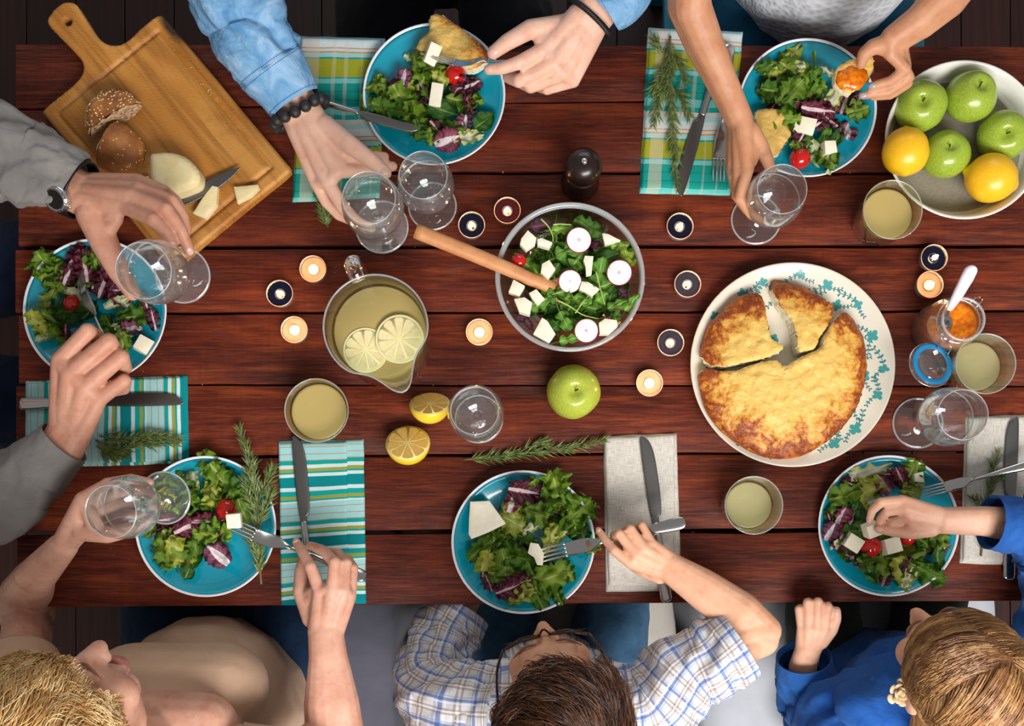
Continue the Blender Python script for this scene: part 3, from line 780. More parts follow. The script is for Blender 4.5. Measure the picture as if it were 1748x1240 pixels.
TL = [(805, 384, 'n', 'navy tealight next to the standing wine glass and spoon handle'), (866, 359, 'r', 'maroon tealight beside the pepper mill, touching the bowl edge'),
      (1161, 386, 'n', 'navy tealight below the checked napkin by the bare arm'), (534, 459, 'c', 'cream tealight above the jug, nearest its handle'),
      (477, 501, 'n', 'navy tealight at the left of the jug'), (502, 563, 'c', 'cream tealight at the left of the jug under the navy one'),
      (818, 567, 'c', 'cream tealight between the jug and the salad bowl'), (1174, 485, 'g', 'smoky tealight at the right of the salad bowl, near its rim'),
      (1145, 585, 'g', 'smoky tealight touching the left of the floral plate'), (1109, 654, 'c', 'cream tealight to the right of the lone apple'),
      (1595, 440, 'n', 'navy tealight above the jam jar'), (1588, 486, 'c', 'cream tealight right above the jam jar, touching a navy one')]
for i, (px, py, k, lab) in enumerate(TL):
    q = P(px, py, .018); t = thing('tealight', lab, 'candle', (q.x, q.y, TZ), i * .7, 'lit tealights')
    t.scale = (1.02, 1.02, 1)
    obj('cup', cup_m, CUP, t); obj('cup_lip', lip_m, LIP, t); obj('wax', wax_ms[k], WAX_C, t); obj('wick', wick_m, WICK, t); obj('wick_holder', hold_m if k == 'c' else hold_d, None, t); obj('flame', fl_m, FLAME, t)
    ld = bpy.data.lights.new('candle_light', 'POINT'); ld.energy = .007 if k == 'c' else .004; ld.color = (1, .55, .25); ld.shadow_soft_size = .003
    lo = bpy.data.objects.new('candle_light', ld); C.objects.link(lo); lo.parent = t; lo.location = (0.0005, 0, .035)

# ------------------------------------------------------------------ salad bowl, spoon, pepper mill
p = P(973, 473, .105); SB = (p.x, p.y)
sb = thing('salad_bowl', 'large clear glass bowl of green salad in the middle of the table', 'bowl', (p.x, p.y, TZ))
obj('bowl_glass', lathe([(0, .003), (.045, .002), (.05, 0), (.056, .001), (.075, .012), (.096, .04), (.111, .075), (.1165, .096), (.1168, .1)] + [(.1125, .1), (.1075, .075), (.0925, .042), (.072, .016), (.05, .0075), (0, .0065)], 80), GLASS_GREEN, sb)
obj('bowl_rim', lathe([(.1120, .0985), (.1128, .1045), (.1150, .1068), (.1185, .1066), (.1203, .1045), (.1190, .0995), (.1160, .0960)], 96), thin_glass('bowl_rim_glass', (.93, .97, .96), 1.7, painted_sheen=.28), sb)
sp_ = thing('serving_spoon', 'orange-brown wooden spoon with its handle leaning on the salad bowl', 'spoon', P(945, 492, .07))
pts = [P(709, 394, .142), P(775, 421, .13), P(850, 452, .117), P(905, 476, .104), P(945, 492, .09)]
b0 = sp_.location
m = tube(crom(pts, 24), list(np.linspace(.0122, .0108, 24)), 16, True, flat=.8); obj('handle', shift(m, -b0), BEECH, sp_)
sc_ = [P(935, 488, .094), P(955, 497, .084), P(985, 509, .07), P(1005, 517, .058)]
obj('spoon_head', shift(tube(crom(sc_, 12), [.010, .014, .019, .023, .026, .027, .027, .026, .024, .02, .014, .006], 14, True, flat=.35), -b0), BEECH, sp_)
p = P(997, 277, .113); mill = thing('pepper_mill', 'dark wooden pepper mill with round head above the salad bowl', 'pepper mill', (p.x, p.y, TZ))
obj('mill_body', lathe([(0, 0), (.031, 0), (.0322, .003), (.0318, .012), (.030, .016), (.0305, .019), (.0285, .026), (.0262, .04), (.0262, .052), (.0275, .06), (.027, .064), (0, .064)], 48), MILLW, mill)
obj('mill_collar', lathe([(.0240, .064), (.0245, .0645), (.0245, .0675), (.024, .068)], 40), BLACKM, mill)
obj('mill_head', lathe([(0, .068), (.026, .068), (.0275, .071), (.0302, .082), (.0306, .09), (.0285, .1), (.0235, .1085), (.016, .1135), (.0085, .1157), (.0, .116)], 48), MILLW, mill)
obj('mill_knob', lathe([(.0045, .1155), (.0052, .1175), (.0048, .1205), (.003, .122), (0, .1224)], 20), CHROME, mill)

# ------------------------------------------------------------------ jam jar with clip lid and spoon
p = P(1645, 545, .112); JJ = Vector((p.x, p.y, TZ)); jar = thing('jam_jar', 'open clip-top glass jar of orange jam with blue gasket lid', 'jar', JJ)
obj('jar_glass', lathe([(0, .001), (.034, .001), (.0385, 0), (.0425, .004), (.0435, .012), (.0435, .07), (.0415, .079), (.0355, .088), (.0335, .093), (.034, .098), (.0365, .1), (.037, .104), (.035, .107), (.0345, .112)] + [(.0315, .112), (.0305, .095), (.0325, .087), (.0395, .077), (.041, .07), (.041, .012), (.037, .006), (0, .005)], 56), GLASS, jar)
obj('jar_rim', lathe([(.0312, .111), (.033, .1138), (.0352, .112), (.035, .109)], 56), GLASS_RIM, jar)
jm = lathe([(0, .0055), (.0368, .0066), (.0405, .0125), (.0405, .0695), (.039, .0765), (.033, .0845), (.0315, .088), (.025, .0885), (.012, .0875), (0, .0865)], 48)
jm[0][:, 2] += np.where(jm[0][:, 2] > .08, fbm(jm[0], 110, 2, 2) * .0025, 0); obj('jam', jm, JAM, jar)
ld_c = P(1589, 623, .07) - JJ; lid = bpy.data.objects.new('lid', None); C.objects.link(lid); lid.parent = jar; lid.location = ld_c
hx = (P(1628, 590, .1) - JJ - ld_c).normalized(); lid.rotation_euler = Quaternion((hx.y, -hx.x, 0), R(-16)).to_euler()
obj('lid_glass', lathe([(0, -.004), (.022, -.004), (.026, -.0065), (.034, -.0065), (.036, -.003), (.036, .002), (.034, .004), (.0285, .004), (.026, .008), (.0235, .0085), (.0225, .004), (0, .003)], 48), GLASS, lid)
obj('gasket', lathe([(.0262, .0042), (.0278, .0066), (.0335, .0068), (.0352, .0052), (.0345, .0036), (.0268, .0036)], 48), BLUE_RUBBER, lid)
def ring(rad, z, rw, n=40): return tube([(rad * math.cos(a), rad * math.sin(a), z) for a in np.linspace(0, 2 * PI, n)], rw, 6, False)
obj('lid_wire', ring(.0372, -.0015, .0011), CHROME, lid)
obj('neck_wire', ring(.0350, .0915, .0012), CHROME, jar)
side = Vector((-hx.y, hx.x, 0))
for sg in (-1, 1):
    a = hx * -.026 + side * .013 * sg + Vector((0, 0, .092)); a = -Vector((hx.x, hx.y, 0)).normalized() * .034 + side * .013 * sg + Vector((0, 0, .0915))
    e = ld_c + Vector((hx.x, hx.y, 0)) * .036 + side * .013 * sg; mid = (a + e) / 2 + Vector((0, 0, .012))
    obj('hinge_wire', tube(crom([a, mid, e], 10), .0012, 6), CHROME, jar)
a = -Vector((hx.x, hx.y, 0)).normalized() * .0375; obj('hinge_plate', tube([a - side * .012 + Vector((0, 0, .098)), a + side * .012 + Vector((0, 0, .098))], .0028, 8), CHROME, jar)
b = Vector((hx.x, hx.y, 0)).normalized()
for sg in (-1, 1):
    q = -Vector((hx.x, hx.y, 0)).normalized() * -.036
    obj('clasp_wire', tube(crom([(b * .035 + side * .008 * sg + Vector((0, 0, .0915))), (b * .044 + side * .007 * sg + Vector((0, 0, .098))), (b * .047 + side * .003 * sg + Vector((0, 0, .105)))], 10), .001, 6), CHROME, jar)
jsp = thing('jam_spoon', 'small spoon with white handle standing in the jam jar', 'spoon', JJ + Vector((-.01, -.01, .089)))
b0 = jsp.location
obj('handle', shift(tube(crom([P(1657, 463, .185), P(1648, 480, .172), P(1634, 506, .148), P(1622, 526, .128)], 16), list(np.interp(np.linspace(0, 1, 16), [0, .25, .7, 1], [.0098, .0104, .0082, .0055])), 14, True, flat=.7, round_caps=4), -b0), WHITE_PLASTIC, jsp)
obj('spoon_bowl', shift(tube(crom([P(1622, 526, .128), P(1616, 538, .115), P(1615, 552, .1), P(1620, 566, .086)], 14), [.003, .0026, .0025, .0026, .003, .0045, .007, .0088, .0095, .0097, .0092, .008, .005, .002], 12, True, flat=.3), -b0), STEEL, jsp)
# ------------------------------------------------------------------ chopping board, bread, cheese
bo = P(283, 240, .0); br_ = math.atan2(-257, 213)
board = thing('chopping_board', 'worn wooden chopping board with handle, hanging over the table corner', 'chopping board', bo, br_)
def bl(px, py, h=.022):
    q = P(px, py, h) - bo; c, s_ = math.cos(-br_), math.sin(-br_); return (q.x * c - q.y * s_, q.x * s_ + q.y * c)
outl = [(81, 40), (84, 24), (100, 7), (114, 2), (127, 5), (136, 17), (148, 36), (160, 55), (172, 68), (186, 75), (203, 75), (218, 67), (240, 47), (262, 29), (271, 25), (280, 29), (308, 62), (366, 131), (423, 200), (488, 277), (493, 287), (488, 298), (420, 353), (339, 420), (303, 451), (294, 455), (285, 450), (220, 371), (150, 286), (77, 199), (73, 189), (79, 181), (112, 154), (131, 137), (140, 122), (139, 105), (128, 90), (105, 66)]
body = dens(smooth_poly([bl(*q) for q in outl], 4), .006)
hole = [(bl(115, 36)[0] + .0062 * math.cos(a), bl(115, 36)[1] + .0062 * math.sin(a)) for a in np.linspace(0, 2 * PI, 20, endpoint=False)]
grv = np.array([bl(271, 52), bl(463, 285), bl(296, 424), bl(97, 192)])
def board_top(v, d):
    z = rounded(.022, .005)(v, d); g = edge_dist(grv, v); return z - .0055 * np.exp(-(g / .0034) ** 2)
T, Sd, Bm = slab(body, board_top, .0028, .0005, [hole])
BOARDW = wood_board(bl(296, 45))
obj('board_body', join(T, Sd, Bm), BOARDW, board, ang=60)
BT = .0225

def half_loaf(px, py, nang, face_w, face_h, depth, z0, label, seeds, seed):
    q = P(px, py, z0 + .02); t = thing('bread_half', label, 'bread', (q.x, q.y, TZ + z0), nang, 'bread roll halves')
    # local +x = normal of the cut face, dome towards -x
    v, f, u = lathe([(math.cos(a), math.sin(a)) for a in np.linspace(0, PI / 2, 14)], 40); v[-1] = (0, 0, 1)
    n = fbm(v, 2.2, seed, 3); v = v * (1 + .07 * n)[:, None]
    loc = np.column_stack([-v[:, 2] * depth, v[:, 0] * face_w, np.where(v[:, 1] > 0, v[:, 1] * face_h * 1.25, v[:, 1] * face_h * .72) + face_h * .72])
    m = (loc, f, u); obj('crust', m, CRUST, t)
    ring = loc[:40]; c = ring.mean(0); V = [c + (.002, 0, 0)]; F = []
    for k in range(1, 7): V += [c + (q_ - c) * k / 6 * .985 + np.array((.0018 * noise.noise(Vector(q_) * 90 + Vector((k, seed, 0))) * 2 + .001, 0, 0)) for q_ in ring]
    F += [(0, 1 + i, 1 + (i + 1) % 40) for i in range(40)]
    for k in range(5): F += [(1 + k * 40 + i, 1 + (k + 1) * 40 + i, 1 + (k + 1) * 40 + (i + 1) % 40, 1 + k * 40 + (i + 1) % 40) for i in range(40)]
    obj('cut_face', (np.array(V), F, None), BREADIN, t)
    r = rng(seed); ms = []
    for i in range(seeds):
        j = r.randrange(len(loc)); p_ = Vector(loc[j]); 
        if p_.z < face_h * .7: continue
        k = f[r.randrange(len(f))]; w_ = [r.random() for _ in k]; p_ = sum((Vector(loc[a]) * b for a, b in zip(k, w_)), Vector()) / sum(w_)
        if p_.z < face_h * .8: continue
        nn = Vector((p_.x / depth ** 2, p_.y / face_w ** 2, (p_.z - face_h * .72) / face_h ** 2)).normalized()
        mt = Matrix.Translation(p_ + nn * .0004) @ nn.to_track_quat('Z', 'Y').to_matrix().to_4x4() @ Matrix.Rotation(r.random() * 6, 4, 'Z')
        ms.append(xf(sphere(1, 6, 4, sc=(.0019, .0011, .0007)), mt))
    if ms: tag(obj('sesame_seeds', join(*ms), SESAME, t), kind='stuff')
half_loaf(198, 206, R(-58), .050, .025, .050, BT, 'sesame bread roll half, cut face turned to the other half', 700, 2)
half_loaf(187, 248, R(158), .042, .027, .062, BT, 'bread roll half with its crust toward the cheese', 120, 9)

def chunk(name, poly, h, z0, mat, label, cat, group=None, rnd=.003, sp=.004, bump=.0006, seed=1, smooth=2, hpx=None, tilt=None, dens_=.004, topf=None):
    """block with a traced outline (photo pixels) of real thickness, resting z0 above the table"""
    hh = (z0 + h) if hpx is None else hpx
    pts = np.array([P(*q, hh)[:2] for q in poly]); c = pts.mean(0); pts = pts - c
    if smooth: pts = smooth_poly(pts, smooth)
    pts = dens(pts, dens_)
    f0 = rounded(h, min(rnd, h * .49))
    T, Sd, Bm = slab(pts, lambda v, d: (topf(v, d) if topf else f0(v, d)) + bump * fbm(v, 120, seed, 2), sp, 0.0, rows=2)
    o = obj(name, join(T, Sd, Bm), mat, None, (c[0], c[1], TZ + z0), ang=40)
    if tilt: o.rotation_euler = tilt
    return tag(o, label, cat, group)
chunk('cheese_wedge', [(252, 264), (262, 258), (288, 257), (312, 264), (331, 281), (338, 298), (334, 313), (318, 321), (298, 328), (276, 329), (262, 318), (254, 300)], .048, BT, CHEESE_Y, 'thick wedge of pale cheese beside the bread on the board', 'cheese', None, .012, .005)
chunk('cheese_slice', [(362, 317), (371, 319), (369, 349), (350, 373), (329, 364), (346, 337)], .013, BT, CHEESE_Y, 'pointed slice of cheese below the serrated knife blade', 'cheese', 'cheese slices on the board', .001, smooth=0)
chunk('cheese_slice', [(399, 319), (440, 315), (442, 321), (428, 335), (405, 347)], .010, BT, CHEESE_Y, 'slice of cheese nearest the right corner of the board', 'cheese', 'cheese slices on the board', .001, smooth=0)
chunk('cheese_slice', [(226, 306), (252, 300), (262, 318), (240, 328)], .010, BT, CHEESE_Y, 'sliver of cheese between the wedge and the watch hand', 'cheese', 'cheese slices on the board', .002, smooth=0)

# ------------------------------------------------------------------ cheese-topped bread
LC = (1340, 634); LR = .151
def bread_piece(name, poly, z0, hmax, label, full=False, ctr=LC, seed=3, parent=None, torn=None):
    """torn: list of outline indices ranges that are torn open; else judged by distance from the loaf edge"""
    hp = z0 + hmax * .75; c0 = P(*ctr, hp)
    pts = np.array([P(*q, hp)[:2] for q in poly]); c = pts.mean(0)
    pts = dens(smooth_poly(pts, 3), .004); rr = np.linalg.norm(pts - np.array(c0[:2]), axis=1)
    isin = rr < LR * .93
    jit = np.array([noise.noise(Vector((p_[0] * 260, p_[1] * 260, seed))) for p_ in pts]) * .0028
    pts = pts + (np.where(isin, jit, jit * .3))[:, None] * np.array((1, .6)); pts = pts - c
    cc = np.array(c0[:2]) - c
    def top(v, d):
        q = np.clip(np.linalg.norm(v - cc, axis=1) / LR, 0, 1.0)
        z = hmax * (.30 + .70 * np.sqrt(np.clip(1 - q ** 3.2, 0, 1)))
        z += .0030 * fbm(v, 55, seed, 3) + .0013 * fbm(v, 190, seed + 1, 2)
        return np.maximum(z - .004 * np.exp(-d / .0025), .004)
    T, Sd, Bm = slab(pts, top, .0035, 0.0, rows=6, seed=seed)
    q = np.clip(np.linalg.norm(T[0][:, :2] - cc, axis=1) / LR, 0, 1.2)
    T = (T[0], T[1], np.column_stack([q, q]))
    t = thing(name, label, 'bread', (c[0], c[1], TZ + z0), 0, 'pieces of cheese bread')
    obj('cheese_top', T, FOCACCIA, t)
    sv = Sd[0].copy(); qs = np.linalg.norm(sv[:, :2] - cc, axis=1) / LR
    n = np.array([noise.fractal(Vector(p_) * 130, 1, 2, 3) for p_ in sv.tolist()]); dirv = sv[:, :2] / (np.linalg.norm(sv[:, :2], axis=1)[:, None] + 1e-9)
    mid = (sv[:, 2] > .003) & (sv[:, 2] < hmax * .93)
    sv[:, :2] += dirv * (np.where(mid, n * .004, 0))[:, None]
    inn = [f for f in Sd[1] if qs[list(f)].mean() < .93]; outr = [f for f in Sd[1] if qs[list(f)].mean() >= .93]
    if inn: obj('torn_crumb', (sv, inn, None), FOCIN, t)
    if outr: obj('side_crust', (Sd[0], outr, np.ones((len(Sd[0]), 2)) * .95), FOCACCIA, t)
    obj('bottom_crust', Bm, CRUST, t)
    return t
def z4(l): return [(1120 + x / 2.952, 400 + y / 2.952) for x, y in l]
bread_piece('cheese_bread', z4([(515, 290), (540, 330), (552, 400), (565, 500), (590, 540), (632, 565), (620, 590), (560, 622), (500, 640), (420, 655), (340, 668), (270, 655), (232, 600), (245, 540), (262, 480), (300, 420), (370, 350), (440, 300)]), .0095, .046, 'torn quarter of cheese bread at the upper left of the floral plate', seed=4)
bread_piece('cheese_bread', z4([(600, 225), (650, 220), (720, 240), (800, 280), (870, 330), (905, 350), (900, 390), (880, 430), (850, 480), (815, 530), (800, 570), (770, 590), (715, 590), (705, 520), (690, 450), (640, 380), (600, 300)]), .0095, .044, 'loose pointed slice of cheese bread at the top of the floral plate', seed=6)
bread_piece('cheese_bread', z4([(960, 385), (1010, 420), (1050, 480), (1068, 570), (1070, 680), (1050, 780), (1000, 900), (940, 980), (860, 1050), (760, 1110), (680, 1130), (590, 1128), (500, 1100), (400, 1040), (310, 960), (255, 870), (232, 780), (225, 700), (265, 675), (310, 690), (400, 690), (450, 670), (520, 650), (600, 640), (640, 672), (700, 640), (760, 605), (830, 572), (850, 510), (895, 440)]), .0095, .048, 'largest remaining half of cheese bread on the floral plate', seed=8)
bread_piece('bread_slice', [(735, 28), (752, 27), (768, 35), (797, 57), (826, 80), (833, 98), (820, 112), (800, 118), (770, 104), (740, 98), (712, 88), (718, 70), (733, 55)], .016, .03, 'wedge of cheese bread on the plate under the denim man\'s fork', ctr=(715, 125), seed=11)
bread_piece('bread_slice', [(1289, 193), (1312, 187), (1337, 189), (1342, 208), (1350, 228), (1340, 245), (1325, 266), (1308, 258), (1298, 235)], .010, .026, 'torn square of cheese bread on the plate by the bare arm', ctr=(1285, 180), seed=13)
hb = bread_piece('bread_morsel', [(1428, 118), (1440, 108), (1462, 99), (1478, 94), (1489, 100), (1489, 122), (1478, 140), (1458, 152), (1450, 161), (1432, 150), (1424, 136)], .095, .018, 'morsel of white bread with orange jam held in the fingers', ctr=(1455, 128), seed=15)
q = P(1455, 132, .115); m = sphere(1, 24, 12); m[0][:] = m[0] * (1 + .18 * fbm(m[0], 1.7, 3, 2))[:, None] * np.array((.025, .020, .008))
obj('jam', shift(m, Vector((q.x, q.y, TZ + .111)) - hb.location), JAM, hb)

# ------------------------------------------------------------------ napkins
def napkin(cor, mat, label, vdir, thick=.007, seed=1, fold=None, group=None):
    """cor: TL, TR, BR, BL in photo pixels; vdir 'y' or 'x': which way the cloth pattern repeats"""
    c = [P(*q) for q in cor]; cen = sum(c, Vector()) / 4
    t = thing('napkin', label, 'napkin', (cen.x, cen.y, TZ), 0, group)
    def sheet(name, q, z, th, sd, wav):
        nu, nv = 44, 60; V = []; U = []; F = []
        W = ((q[1] - q[0]).length + (q[2] - q[3]).length) / 2; H = ((q[3] - q[0]).length + (q[2] - q[1]).length) / 2
        for j in range(nv + 1):
            for i in range(nu + 1):
                a, b = i / nu, j / nv
                pt = q[0].lerp(q[1], a).lerp(q[3].lerp(q[2], a), b) - cen
                e = min(a, 1 - a) * W; e2 = min(b, 1 - b) * H; d = min(e, e2)
                zz = z + th * (math.sqrt(max(0, 1 - (1 - min(d / th, 1)) ** 2))) + wav * (noise.fractal(Vector((pt.x * 18 + sd, pt.y * 18, sd)), 1, 2, 3)) * min(1, d / .01)
                zz = max(zz, z + .0004)
                wob = .0012 * noise.noise(Vector((pt.x * 30, pt.y * 30, sd)))
                V.append((pt.x + wob, pt.y + wob, zz)); U.append((a * W, b * H) if vdir == 'y' else (b * H, a * W))
        n0 = len(V)
        F = [(j * (nu + 1) + i, (j + 1) * (nu + 1) + i, (j + 1) * (nu + 1) + i + 1, j * (nu + 1) + i + 1) for j in range(nv) for i in range(nu)]
        bd = [i for i in range(nu + 1)] + [(j * (nu + 1) + nu) for j in range(1, nv + 1)] + [(nv * (nu + 1) + i) for i in range(nu - 1, -1, -1)] + [j * (nu + 1) for j in range(nv - 1, 0, -1)]
        for k in bd: V.append((V[k][0], V[k][1], z)); U.append(U[k])
        m_ = len(bd); F += [(bd[k], bd[(k + 1) % m_], n0 + (k + 1) % m_, n0 + k) for k in range(m_)] + [tuple(range(n0, n0 + m_))]
        obj(name, (np.array(V), F, np.array(U)), mat, t, ang=70)
    low = list(c); sheet('lower_fold', low, .0003, thick * .5, seed, .0006)
    s = fold if fold else ((.004, -.004), (-.006, -.003), (-.005, .005), (.003, .004))
    up = [q + Vector((d[0], d[1], 0)) for q, d in zip(c, s)]
    sheet('upper_fold', up, thick * .5 + .0002, thick * .5, seed + 5, .0012)
    return t
GN = 'folded napkins'
napkin([(512, 62), (658, 66), (648, 338), (499, 346)], PLAID, 'yellow and teal checked napkin under the denim-sleeved arm', 'y', .008, 2, ((.003, -.003), (-.004, -.003), (-.006, .006), (.003, .007)), GN)
napkin([(1106, 48), (1268, 55), (1246, 334), (1091, 331)], PLAID, 'yellow and teal checked napkin under the bare arm, carrying rosemary', 'y', .008, 4, ((.003, -.003), (-.004, -.003), (-.006, .006), (.003, .007)), GN)
napkin([(44, 651), (320, 641), (323, 792), (44, 799)], STRIPES, 'teal striped napkin at the left end, under the grey-sleeved hand', 'x', .007, 6, None, GN)
napkin([(476, 754), (621, 750), (625, 1031), (480, 1034)], STRIPES, 'teal striped napkin beside the woman in beige', 'y', .007, 8, ((.0, -.003), (-.028, -.004), (-.030, .012), (.001, .002)), GN)
napkin([(1030, 745), (1155, 740), (1163, 1009), (1034, 1011)], LINEN, 'grey linen napkin under the boy\'s forearm', 'y', .009, 10, ((.001, -.002), (-.004, -.002), (-.012, .004), (.004, .012)), GN)
napkin([(1648, 711), (1775, 708), (1722, 965), (1637, 962)], LINEN, 'grey linen napkin at the right end by the girl\'s blue sleeve', 'y', .009, 12, ((.002, -.002), (-.004, -.002), (-.002, .004), (.003, .003)), GN)

# ------------------------------------------------------------------ cutlery
def loft(st, n=12):
    """st: (x, y0, y1, zc, th) stations -> flattened bar along +x"""
    V = []; F = []
    for x, y0, y1, zc, th in st:
        for k in range(n):
            a = 2 * PI * k / n; V.append((x, (y0 + y1) / 2 + (y1 - y0) / 2 * math.copysign(abs(math.cos(a)) ** .8, math.cos(a)), zc + th / 2 * math.sin(a)))
    m = len(st); F = [(i * n + k, (i + 1) * n + k, (i + 1) * n + (k + 1) % n, i * n + (k + 1) % n) for i in range(m - 1) for k in range(n)]
    F += [tuple(range(n)), tuple(range((m - 1) * n, m * n))[::-1]]
    return np.array(V), F, None
def interp_st(st, n):
    a = np.array(st); return [tuple(q) for q in crom(a, n)]
KB = mesh('blade', loft(interp_st([(.132, -.0055, .0055, .0, .0045), (.142, -.006, .0062, 0, .003), (.150, -.011, .0072, 0, .0024), (.18, -.0135, .0085, 0, .0022), (.22, -.0135, .0092, 0, .002), (.25, -.012, .0092, 0, .0018), (.268, -.0075, .0088, 0, .0016), (.277, -.001, .0078, 0, .0014), (.2805, .0035, .0062, 0, .0008)], 40), 12)); KB.materials.append(STEEL_SATIN)
KH = mesh('handle', loft(interp_st([(.0, -.004, .004, 0, .003), (.002, -.0085, .0085, 0, .006), (.008, -.0105, .0105, 0, .0072), (.03, -.0100, .0100, 0, .0074), (.08, -.0075, .0075, 0, .007), (.12, -.006, .006, 0, .006), (.134, -.0052, .0052, 0, .0052)], 30), 14)); KH.materials.append(STEEL)
def pose(t, p0, p1, roll=0, L=None, length=.28):
    d = Vector(p1) - Vector(p0); x = d.normalized(); z = Vector((0, 0, 1)); y = z.cross(x).normalized(); z = x.cross(y)
    Mx = Matrix((x, y, z)).transposed().to_4x4() @ Matrix.Rotation(roll, 4, 'X'); s = d.length / length
    t.matrix_world = Matrix.Translation(p0) @ Mx @ Matrix.Diagonal((s, s if s < 1.15 else 1.15, 1, 1))
    bpy.context.view_layer.update
def knife(p0, p1, label, roll=0, flip=1):
    t = thing('table_knife', label, 'knife', group='table knives'); 
    for nm, me in (('blade', KB), ('handle', KH)):
        o = obj(nm, me, STEEL, t)
        if flip < 0: o.scale = (1, -1, 1)
    pose(t, p0, p1, roll); return t
knife(P(515, 165, .045), P(716, 222, .034), 'table knife with its blade resting on the plate beside the denim cuff', R(10))
knife(P(1236, 72, .0125), P(1158, 333, .0125), 'table knife on the checked napkin beside the rosemary')
knife(P(33, 690, .0115), P(312, 683, .0115), 'table knife across the striped napkin at the left end', 0, -1)
knife(P(530, 1024, .0115), P(506, 745, .0115), 'table knife on the striped napkin, tip under the tumbler rim', 0)
knife(P(1138, 1028, .0135), P(1100, 745, .0135), 'table knife on the linen napkin under the boy\'s arm')
knife(P(1722, 990, .0135), P(1731, 712, .0135), 'table knife on the right linen napkin', 0, -1)
# small serrated knife on the board
sk = thing('paring_knife', 'small serrated knife lying across the board by the cheese slices', 'knife')
v, f, u = loft(interp_st([(.10, -.0095, .0105, 0, .0024), (.13, -.0115, .0105, 0, .002), (.17, -.0100, .0095, 0, .0018), (.20, -.0045, .008, 0, .0015), (.218, .002, .0055, 0, .001), (.222, .0035, .0045, 0, .0006)], 120), 12)
v[:, 1] += np.where(v[:, 1] > .004, np.abs(((v[:, 0] * 330) % 1) - .5) * .0022, 0); obj('blade', (v, f, u), STEEL_SATIN, sk)
obj('handle', loft(interp_st([(.048, -.006, .006, 0, .008), (.052, -.0105, .0105, 0, .014), (.07, -.0095, .0095, 0, .015), (.09, -.0085, .0085, 0, .014), (.104, -.008, .008, 0, .011)], 20), 14), BLACKM, sk)
pose(sk, P(213, 392, .031), P(412, 290, .031), 0, length=.222)

def fork_mesh():
    head = loft(interp_st([(.134, -.003, .003, .002, .003), (.142, -.0045, .0045, .004, .0026), (.155, -.0095, .0095, .0015, .0022), (.168, -.0122, .0122, -.003, .0020), (.186, -.0122, .0122, -.006, .0018), (.198, -.0120, .0120, -.006, .0017), (.201, -.0118, .0118, -.006, .0012)], 26), 14)
    tine = loft(interp_st([(.198, -.0022, .0022, -.006, .0018), (.215, -.0019, .0019, -.0045, .0017), (.232, -.0016, .0016, -.001, .0015), (.243, -.0011, .0011, .0025, .0011), (.246, -.0003, .0003, .0035, .0005)], 14), 8)
    hand = loft(interp_st([(0, -.004, .004, .006, .0022), (.002, -.0085, .0085, .006, .004), (.010, -.0108, .0108, .007, .0046), (.03, -.0098, .0098, .008, .0046), (.08, -.0062, .0062, .0075, .0042), (.115, -.0038, .0038, .004, .004), (.136, -.003, .003, .002, .0034)], 30), 12)
    return head, tine, hand
_h, _t, _hd = fork_mesh(); FHm, FT, FHd = mesh('fork_head', _h), mesh('tine', _t), mesh('handle', _hd)
for m_ in (FHm, FT, FHd): m_.materials.append(STEEL)
def fork(p0, p1, label, roll=0):
    t = thing('table_fork', label, 'fork', group='table forks'); obj('fork_head', FHm, STEEL, t); obj('handle', FHd, STEEL, t)
    for y in (-.0098, -.0033, .0033, .0098): obj('tine', FT, STEEL, t, (0, y, 0))
    pose(t, p0, p1, roll, length=.246); return t
fork(P(945, 120, .088), P(738, 96, .060), 'fork in the denim man\'s hand spearing cheese', R(35))
fork(P(1243, 78, .0165), P(1226, 312, .0165), 'fork on the checked napkin half hidden by the bare arm')
fork(P(190, 640, .10), P(136, 462, .036), 'fork in the grey-sleeved hand, tines in the salad', R(150))
fork(P(624, 988, .055), P(390, 893, .062), 'fork held by the woman in beige with a cheese cube', R(25))
fork(P(1170, 891, .085), P(920, 950, .038), 'fork in the boy\'s hand over his salad', R(0))
fork(P(1775, 790, .055), P(1574, 842, .034), 'fork resting on the rim of the girl\'s plate', R(180))

